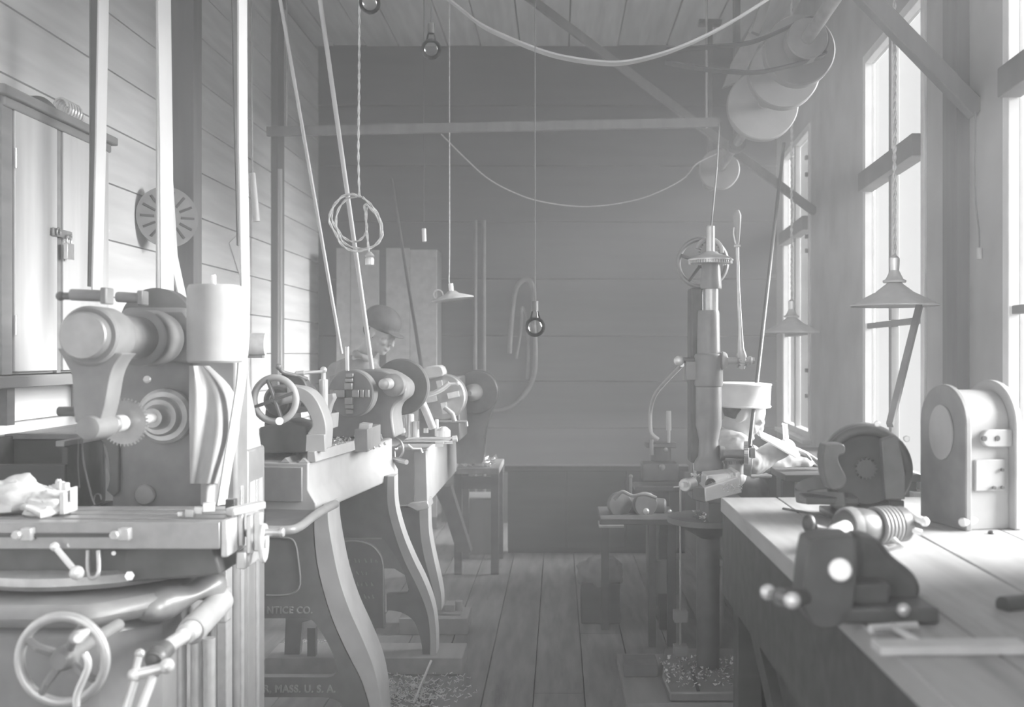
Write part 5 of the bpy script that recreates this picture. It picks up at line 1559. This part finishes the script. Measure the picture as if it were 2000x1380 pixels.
# bench vise
YV = 1.98
bv = thing('bench_vise', 'big dark bench vise bolted at the front edge of the bench', 'vise', (P(1660, 0, YV).x, YV, ZB))
mb = MB()
mb.pp(smooth_px([(1573, 1110), (1580, 1066), (1592, 1052), (1660, 1046), (1670, 1060), (1674, 1130), (1662, 1200), (1630, 1226), (1590, 1222), (1566, 1180)], 3), YV - .09, YV - .005)
link_mesh('front_jaw', mb, M['cast_dark'], bv, bevel=.012)
mb = MB()
mb.pp(smooth_px([(1676, 1060), (1686, 1050), (1720, 1056), (1745, 1086), (1788, 1122), (1800, 1158), (1776, 1190), (1730, 1198), (1676, 1200)], 3), YV + .0, YV + .10)
link_mesh('rear_jaw', mb, M['cast_dark'], bv, bevel=.012)
link_mesh('jaw_plate', MB().pp([(1600, 1044), (1664, 1041), (1668, 1062), (1600, 1066)], YV - .02, YV + .0), M['cast'], bv, bevel=.003)
link_mesh('slide', MB().pp([(1640, 1140), (1740, 1140), (1740, 1190), (1640, 1196)], YV - .05, YV + .09), M['cast_dark'], bv, bevel=.006)
link_mesh('screw_end', MB().cyl(P(1641, 1112, YV - .10), P(1641, 1112, YV - .02), .022, .024, seg=28, bev=.003).cyl(P(1655, 1092, YV - .08), P(1655, 1092, YV), .014), M['bright'], bv)
mb = MB().tube([P(1500, 1157, 1.86), P(1524, 1164, 1.80), P(1546, 1171, 1.74)], .007, 12)
link_mesh('handle_bar', mb, M['steel_dark'], bv)
for px, py, Y in ((1500, 1156, 1.86), (1547, 1172, 1.74)):
    link_mesh('handle_ball', MB().ell(P(px, py, Y), (.0145, .0145, .0145)), M['bright'], bv)
link_mesh('vise_screw', MB().cyl(P(1524, 1165, 1.80), P(1600, 1165, YV), .016, seg=20), M['cast_dark'], bv)
link_mesh('base', MB().bb((P(1600, 0, YV).x, YV - .09, ZB), (P(1600, 0, YV).x + .20, YV + .12, ZB + .03)), M['cast_dark'], bv, bevel=.006)
# boards and rods at the lower right corner of the bench
single('pale_board', MB().box((P(1855, 0, 1.72).x, 1.72, ZB + .008), (.25, .05, .014), rz=.02), M['wood_light'], 'narrow pale board lying at the near right of the bench', 'board')
single('wire_bundle', MB().tube(smooth_path([P(1700, 1228, 1.78), P(1740, 1225, 1.80), P(1790, 1222, 1.82)]), .008, 8).tube(smooth_path([P(1742, 1222, 1.8), P(1770, 1240, 1.76), P(1800, 1255, 1.74)]), .007, 8).ell(P(1764, 1190, 1.85), .012), M['steel'], 'blurred bundle of bright wires beside the vise', 'wire')
single('file_tool', MB().cyl(P(1958, 1182, 2.0), P(2060, 1172, 2.05), .018, seg=16), M['cast_dark'], 'dark round tool lying near the right edge of the bench', 'tool')

# ================================================================== PEOPLE
def island_body(name, mb, mt, parent, vox=.006, sm=6):
    o = link_mesh(name, mb, mt, parent, smooth=True, ang=180)
    rm = o.modifiers.new('remesh', 'REMESH'); rm.mode = 'VOXEL'; rm.voxel_size = vox; rm.use_smooth_shade = True
    s_ = o.modifiers.new('smooth', 'SMOOTH'); s_.iterations = sm; s_.factor = .5
    if name in ('shirt', 'jacket', 'trousers'):
        tx = bpy.data.textures.new('folds', 'CLOUDS'); tx.noise_scale = .09
        d_ = o.modifiers.new('folds', 'DISPLACE'); d_.texture = tx; d_.strength = .035; d_.mid_level = .5
    return o
def limb(mb, pts, rs, seg=16):
    for k in range(len(pts) - 1):
        mb.cyl(pts[k], pts[k + 1], rs[k], rs[k + 1], seg)
    for p, r in zip(pts, rs):
        mb.ell(p, r, 16, 10)
def face_head(mb, c, f, up, s=1.0):
    """head with features. c centre, f facing direction, up"""
    f = Vector(f).normalized(); up = (Vector(up) - f * Vector(up).dot(f)).normalized(); r = f.cross(up)
    m = Matrix((r, f, up)).transposed().to_4x4()
    c = Vector(c)
    def e(x, y, z, rad): mb.ell(c + m @ Vector((x, y, z)) * s, [q * s for q in rad], 20, 14, m)
    e(0, -.012, .025, (.076, .094, .088))          # skull
    e(0, .020, -.045, (.056, .066, .066))          # jaw
    e(0, .062, -.092, (.026, .024, .022))          # chin
    e(0, .088, -.012, (.012, .020, .026))          # nose bridge
    e(0, .104, -.030, (.016, .016, .012))          # nose tip
    e(0, .078, .022, (.05, .016, .011))            # brow
    for q in (-1, 1):
        e(q * .040, .068, -.026, (.024, .022, .022))  # cheek
        e(q * .077, -.010, -.012, (.010, .022, .034)) # ear
        e(q * .030, .078, .004, (.013, .010, .010))   # eye ball
    e(0, .086, -.060, (.024, .012, .006)); e(0, .084, -.070, (.021, .012, .007))  # lips
    return m
def hand(mb, w, d, n, s=1.0, curl=.5):
    """hand at wrist w, direction d, palm normal n"""
    d = Vector(d).normalized(); n = (Vector(n) - d * Vector(n).dot(d)).normalized(); x = d.cross(n)
    w = Vector(w)
    m = Matrix((x, d, n)).transposed().to_4x4()
    mb.ell(w + d * .045 * s, (.040 * s, .052 * s, .016 * s), 18, 12, m)
    for k, L in enumerate((.070, .080, .075, .058)):
        b = w + d * .085 * s + x * (-.030 + .020 * k) * s
        p = [b]
        dd = d.copy()
        for q in range(3):
            dd = (dd + n * curl * .5).normalized()
            p.append(p[-1] + dd * L * s / 3 * (1.1 - .1 * q))
        limb(mb, p, [.0095 * s, .009 * s, .0085 * s, .007 * s], 10)
    b = w + d * .025 * s - x * .034 * s
    limb(mb, [b, b - x * .022 * s + d * .028 * s, b - x * .026 * s + d * .055 * s + n * .014 * s], [.012 * s, .0105 * s, .008 * s], 10)

# man at the lathe (left, behind the chuck)
pm = thing('person', 'man in a dark soft cap leaning over the lathe chuck', 'person', (-1.12, 6.3, 0))
hc = P(743, 650, 6.0)
f = Vector((.80, -.35, -.42))
nk = hc + Vector((-.075, .03, -.10))
sh_c = Vector((hc.x - .17, 6.14, hc.z - .225))
hip = Vector((-1.28, 6.36, .90))
mb = MB()
hm_ = face_head(mb, hc, f, (.1, 0, 1))
limb(mb, [hc + Vector((-.03, .01, -.03)), nk, sh_c], [.055, .055, .07])
hl = Vector((-.62, 5.72, 1.24)); hr = Vector((-.88, 5.60, 1.20))
hand(mb, hl, (.3, -.9, -.15), (0, -.2, -1), 1, .6)
hand(mb, hr, (.3, -.9, -.2), (0, -.2, -1), 1, .6)
for s_ in (-1, 1):
    limb(mb, [Vector((-1.28 + .09 * s_, 6.36, .85)), Vector((-1.26 + .10 * s_, 6.34, .5)), Vector((-1.28 + .10 * s_, 6.38, .1))], [.08, .055, .04])
limb(mb, [sh_c, hip], [.10, .12])
island_body('body', mb, M['skin'], pm)
mb = MB()
limb(mb, [sh_c + Vector((0, 0, -.03)), (sh_c + hip) / 2, hip], [.125, .135, .14])
shL = sh_c + Vector((.05, -.15, -.02)); shR = sh_c + Vector((-.09, .15, -.02))
shL, shR = sh_c + Vector((.10, -.13, -.01)), sh_c + Vector((-.13, .10, -.02))
limb(mb, [shR, sh_c, shL], [.078, .10, .078])
limb(mb, [shR, Vector((-1.18, 6.02, 1.12)), hr + Vector((-.02, .06, .01))], [.075, .056, .042])
limb(mb, [shL, Vector((-.86, 5.98, 1.16)), hl + Vector((-.02, .06, .01))], [.075, .056, .042])
mb.torus(nk + Vector((-.02, 0, -.04)), (.4, 0, 1), .065, .018, 28, 8)
island_body('jacket', mb, M['jacket'], pm, .008)
mb = MB()
for s_ in (-1, 1):
    limb(mb, [Vector((-1.28 + .09 * s_, 6.36, .88)), Vector((-1.26 + .10 * s_, 6.34, .5)), Vector((-1.28 + .10 * s_, 6.38, .10))], [.125, .085, .07])
mb.ell((-1.28, 6.36, .9), (.17, .13, .12))
island_body('trousers', mb, M['trousers'], pm, .010)
mb = MB()
for s_ in (-1, 1):
    mb.ell((-1.25 + .10 * s_, 6.34, .045), (.055, .12, .045)); mb.cyl((-1.28 + .10 * s_, 6.38, .04), (-1.28 + .10 * s_, 6.38, .13), .055)
island_body('shoes', mb, M['black'], pm, .008)
mb = MB()
hm3 = hm_.to_3x3()
mb.ell(hc + hm3 @ Vector((0, -.015, .075)), (.100, .118, .085), 28, 14, hm_)
mb.ell(hc + hm3 @ Vector((0, .0, .040)), (.084, .104, .030), 28, 12, hm_)
mb.ell(hc + hm3 @ Vector((0, .105, .036)), (.062, .050, .010), 24, 10, hm_)
island_body('cap', mb, M['cap_dark'], pm, .006, 3)
mb = MB(); mb.ell(hc + hm3 @ Vector((0, -.035, -.005)), (.078, .075, .055), 24, 12, hm_)
link_mesh('hair', mb, M['hair'], pm)

# man with white cap at the window (right)
pw = thing('person', 'man in a pale round cap bent over papers behind the drill press', 'person', (.98, 4.9, 0))
Yh = 4.75
hc = P(1455, 812, Yh)
f = Vector((.80, -.20, -.56))
mb = MB()
hm_ = face_head(mb, hc, f, (.25, 0, 1))
nk = hc + Vector((-.08, .02, -.085))
sh_c = Vector((hc.x - .125, Yh + .02, hc.z - .135))
hip = Vector((.86, Yh + .12, .62))
limb(mb, [hc + Vector((-.04, 0, -.02)), nk, sh_c], [.055, .056, .07])
limb(mb, [sh_c, hip], [.10, .12])
hl = P(1548, 878, Yh - .05); hr = P(1585, 905, Yh + .10)
hand(mb, hl, (1, 0, -.35), (0, 0, -1), 1, .5)
hand(mb, hr, (1, .1, -.2), (0, 0, -1), 1, .5)
for s_ in (-1, 1):
    limb(mb, [Vector((.86, Yh + .12 + .09 * s_, .56)), Vector((1.20, Yh + .10 + .12 * s_, .54)), Vector((1.22, Yh + .10 + .12 * s_, .1))], [.08, .055, .04])
island_body('body', mb, M['skin'], pw)
mb = MB()
limb(mb, [sh_c + Vector((0, 0, -.03)), (sh_c + hip) / 2 + Vector((-.03, 0, .02)), hip], [.125, .13, .14])
s1, s2 = sh_c + Vector((.07, -.16, -.02)), sh_c + Vector((.02, .16, -.02))
limb(mb, [s1, sh_c, s2], [.08, .10, .08])
limb(mb, [s1, P(1470, 905, Yh - .12), hl + Vector((-.03, 0, .012))], [.075, .060, .040])
limb(mb, [s2, P(1500, 905, Yh + .12), hr + Vector((-.03, 0, .01))], [.075, .056, .040])
mb.torus(nk + Vector((-.03, 0, -.03)), (.9, 0, .8), .064, .017, 28, 8)
island_body('shirt', mb, M['shirt'], pw, .007)
mb = MB()
for s_ in (-1, 1):
    limb(mb, [Vector((.86, Yh + .12 + .09 * s_, .56)), Vector((1.20, Yh + .10 + .12 * s_, .54)), Vector((1.22, Yh + .10 + .12 * s_, .1))], [.12, .085, .065])
mb.ell((.86, Yh + .12, .60), (.15, .18, .11)); mb.ell((.85, Yh + .12, .74), (.165, .185, .20))
island_body('trousers', mb, M['trousers'], pw, .010)
mb = MB()
for s_ in (-1, 1):
    mb.ell((1.21, Yh + .10 + .12 * s_, .045), (.13, .055, .045)); mb.cyl((1.17, Yh + .10 + .12 * s_, .04), (1.17, Yh + .10 + .12 * s_, .13), .055)
island_body('shoes', mb, M['black'], pw, .008)
hm3 = hm_.to_3x3()
cu_ = Vector((.02, -.02, 1)).normalized()
cb = P(1452, 794, Yh)
mb = MB().rev([(0, .124), (.006, .128), (.012, .122), (.100, .124), (.104, .128), (.110, .126), (.112, .10)], cb, cu_, 56)
link_mesh('cap', mb, M['cap_white'], pw, ang=50)
mb = MB(); mb.ell(hc + hm3 @ Vector((0, -.04, .0)), (.079, .075, .06), 24, 12, hm_)
link_mesh('hair', mb, M['hair'], pw)
stl = thing('stool', 'plain wooden stool under the man in the pale cap', 'stool', (.86, Yh + .12, 0))
link_mesh('seat', MB().rev([(0, .16), (.005, .165), (.03, .165), (.035, .16)], (.86, Yh + .12, .46), (0, 0, 1), 32), M['wood_mid'], stl)
for k in range(4):
    a = PI / 4 + k * PI / 2
    link_mesh('leg', MB().cyl((.86 + math.cos(a) * .12, Yh + .12 + math.sin(a) * .12, .46), (.86 + math.cos(a) * .17, Yh + .12 + math.sin(a) * .17, 0), .016), M['wood_mid'], stl)
# desk, paper and candle by the window
dk = thing('window_desk', 'low dark desk under the windows where the man in the pale cap works', 'desk', (1.35, 5.2, 0))
zdk = P(0, 915, Yh).z
link_mesh('desktop', MB().bb((1.0, Yh - .25, zdk - .03), (1.60, Yh + 1.1, zdk)), M['wood_dark'], dk, bevel=.003)
for sx in (1.02, 1.56):
    for sy in (Yh - .2, Yh + 1.05):
        link_mesh('leg', MB().bb((sx - .025, sy - .025, 0), (sx + .025, sy + .025, zdk - .03)), M['wood_dark'], dk)
single('paper_sheets', MB().prism([P(1482, 843, Yh - .10), P(1574, 884, Yh - .05), P(1556, 896, Yh - .14), P(1486, 856, Yh - .18)], (0, 0, .008)), M['paper'], 'white sheets of paper held aslant before the man in the pale cap', 'paper')
single('candle_stub', MB().cyl(P(1536, 872, Yh + .05), P(1533, 828, Yh + .05), .014, .012, seg=16).cyl(P(1533, 829, Yh + .05), P(1527, 827, Yh + .05), .005), M['paper'], 'short white upright candle standing behind the paper sheets', 'candle')

# dark screen added in place of the shade along the back floor
kc = thing('shade_filler_screen', 'low dark screen added to darken the floor before the back wall', 'screen', (P(1120, 0, 7.4).x, 8.0, 0))
xa_, xb_ = P(986, 0, 7.4).x, P(1345, 0, 7.4).x
link_mesh('top_rail', MB().bb((xa_, 7.38, .60), (xb_, 7.52, .64)), M['matte_dark'], kc, bevel=.004)
w_ = (xb_ - xa_ - .04) / 3
for k in range(3):
    link_mesh('front_panel', MB().bb((xa_ + .02 + w_ * k, 7.42, .04), (xa_ + .02 + w_ * (k + 1) - .008, 7.45, .60)), M['matte_dark'], kc, bevel=.003)
link_mesh('carcass', MB().bb((xa_ + .02, 7.451, .0), (xb_ - .02, 7.52, .60)), M['matte_dark'], kc)
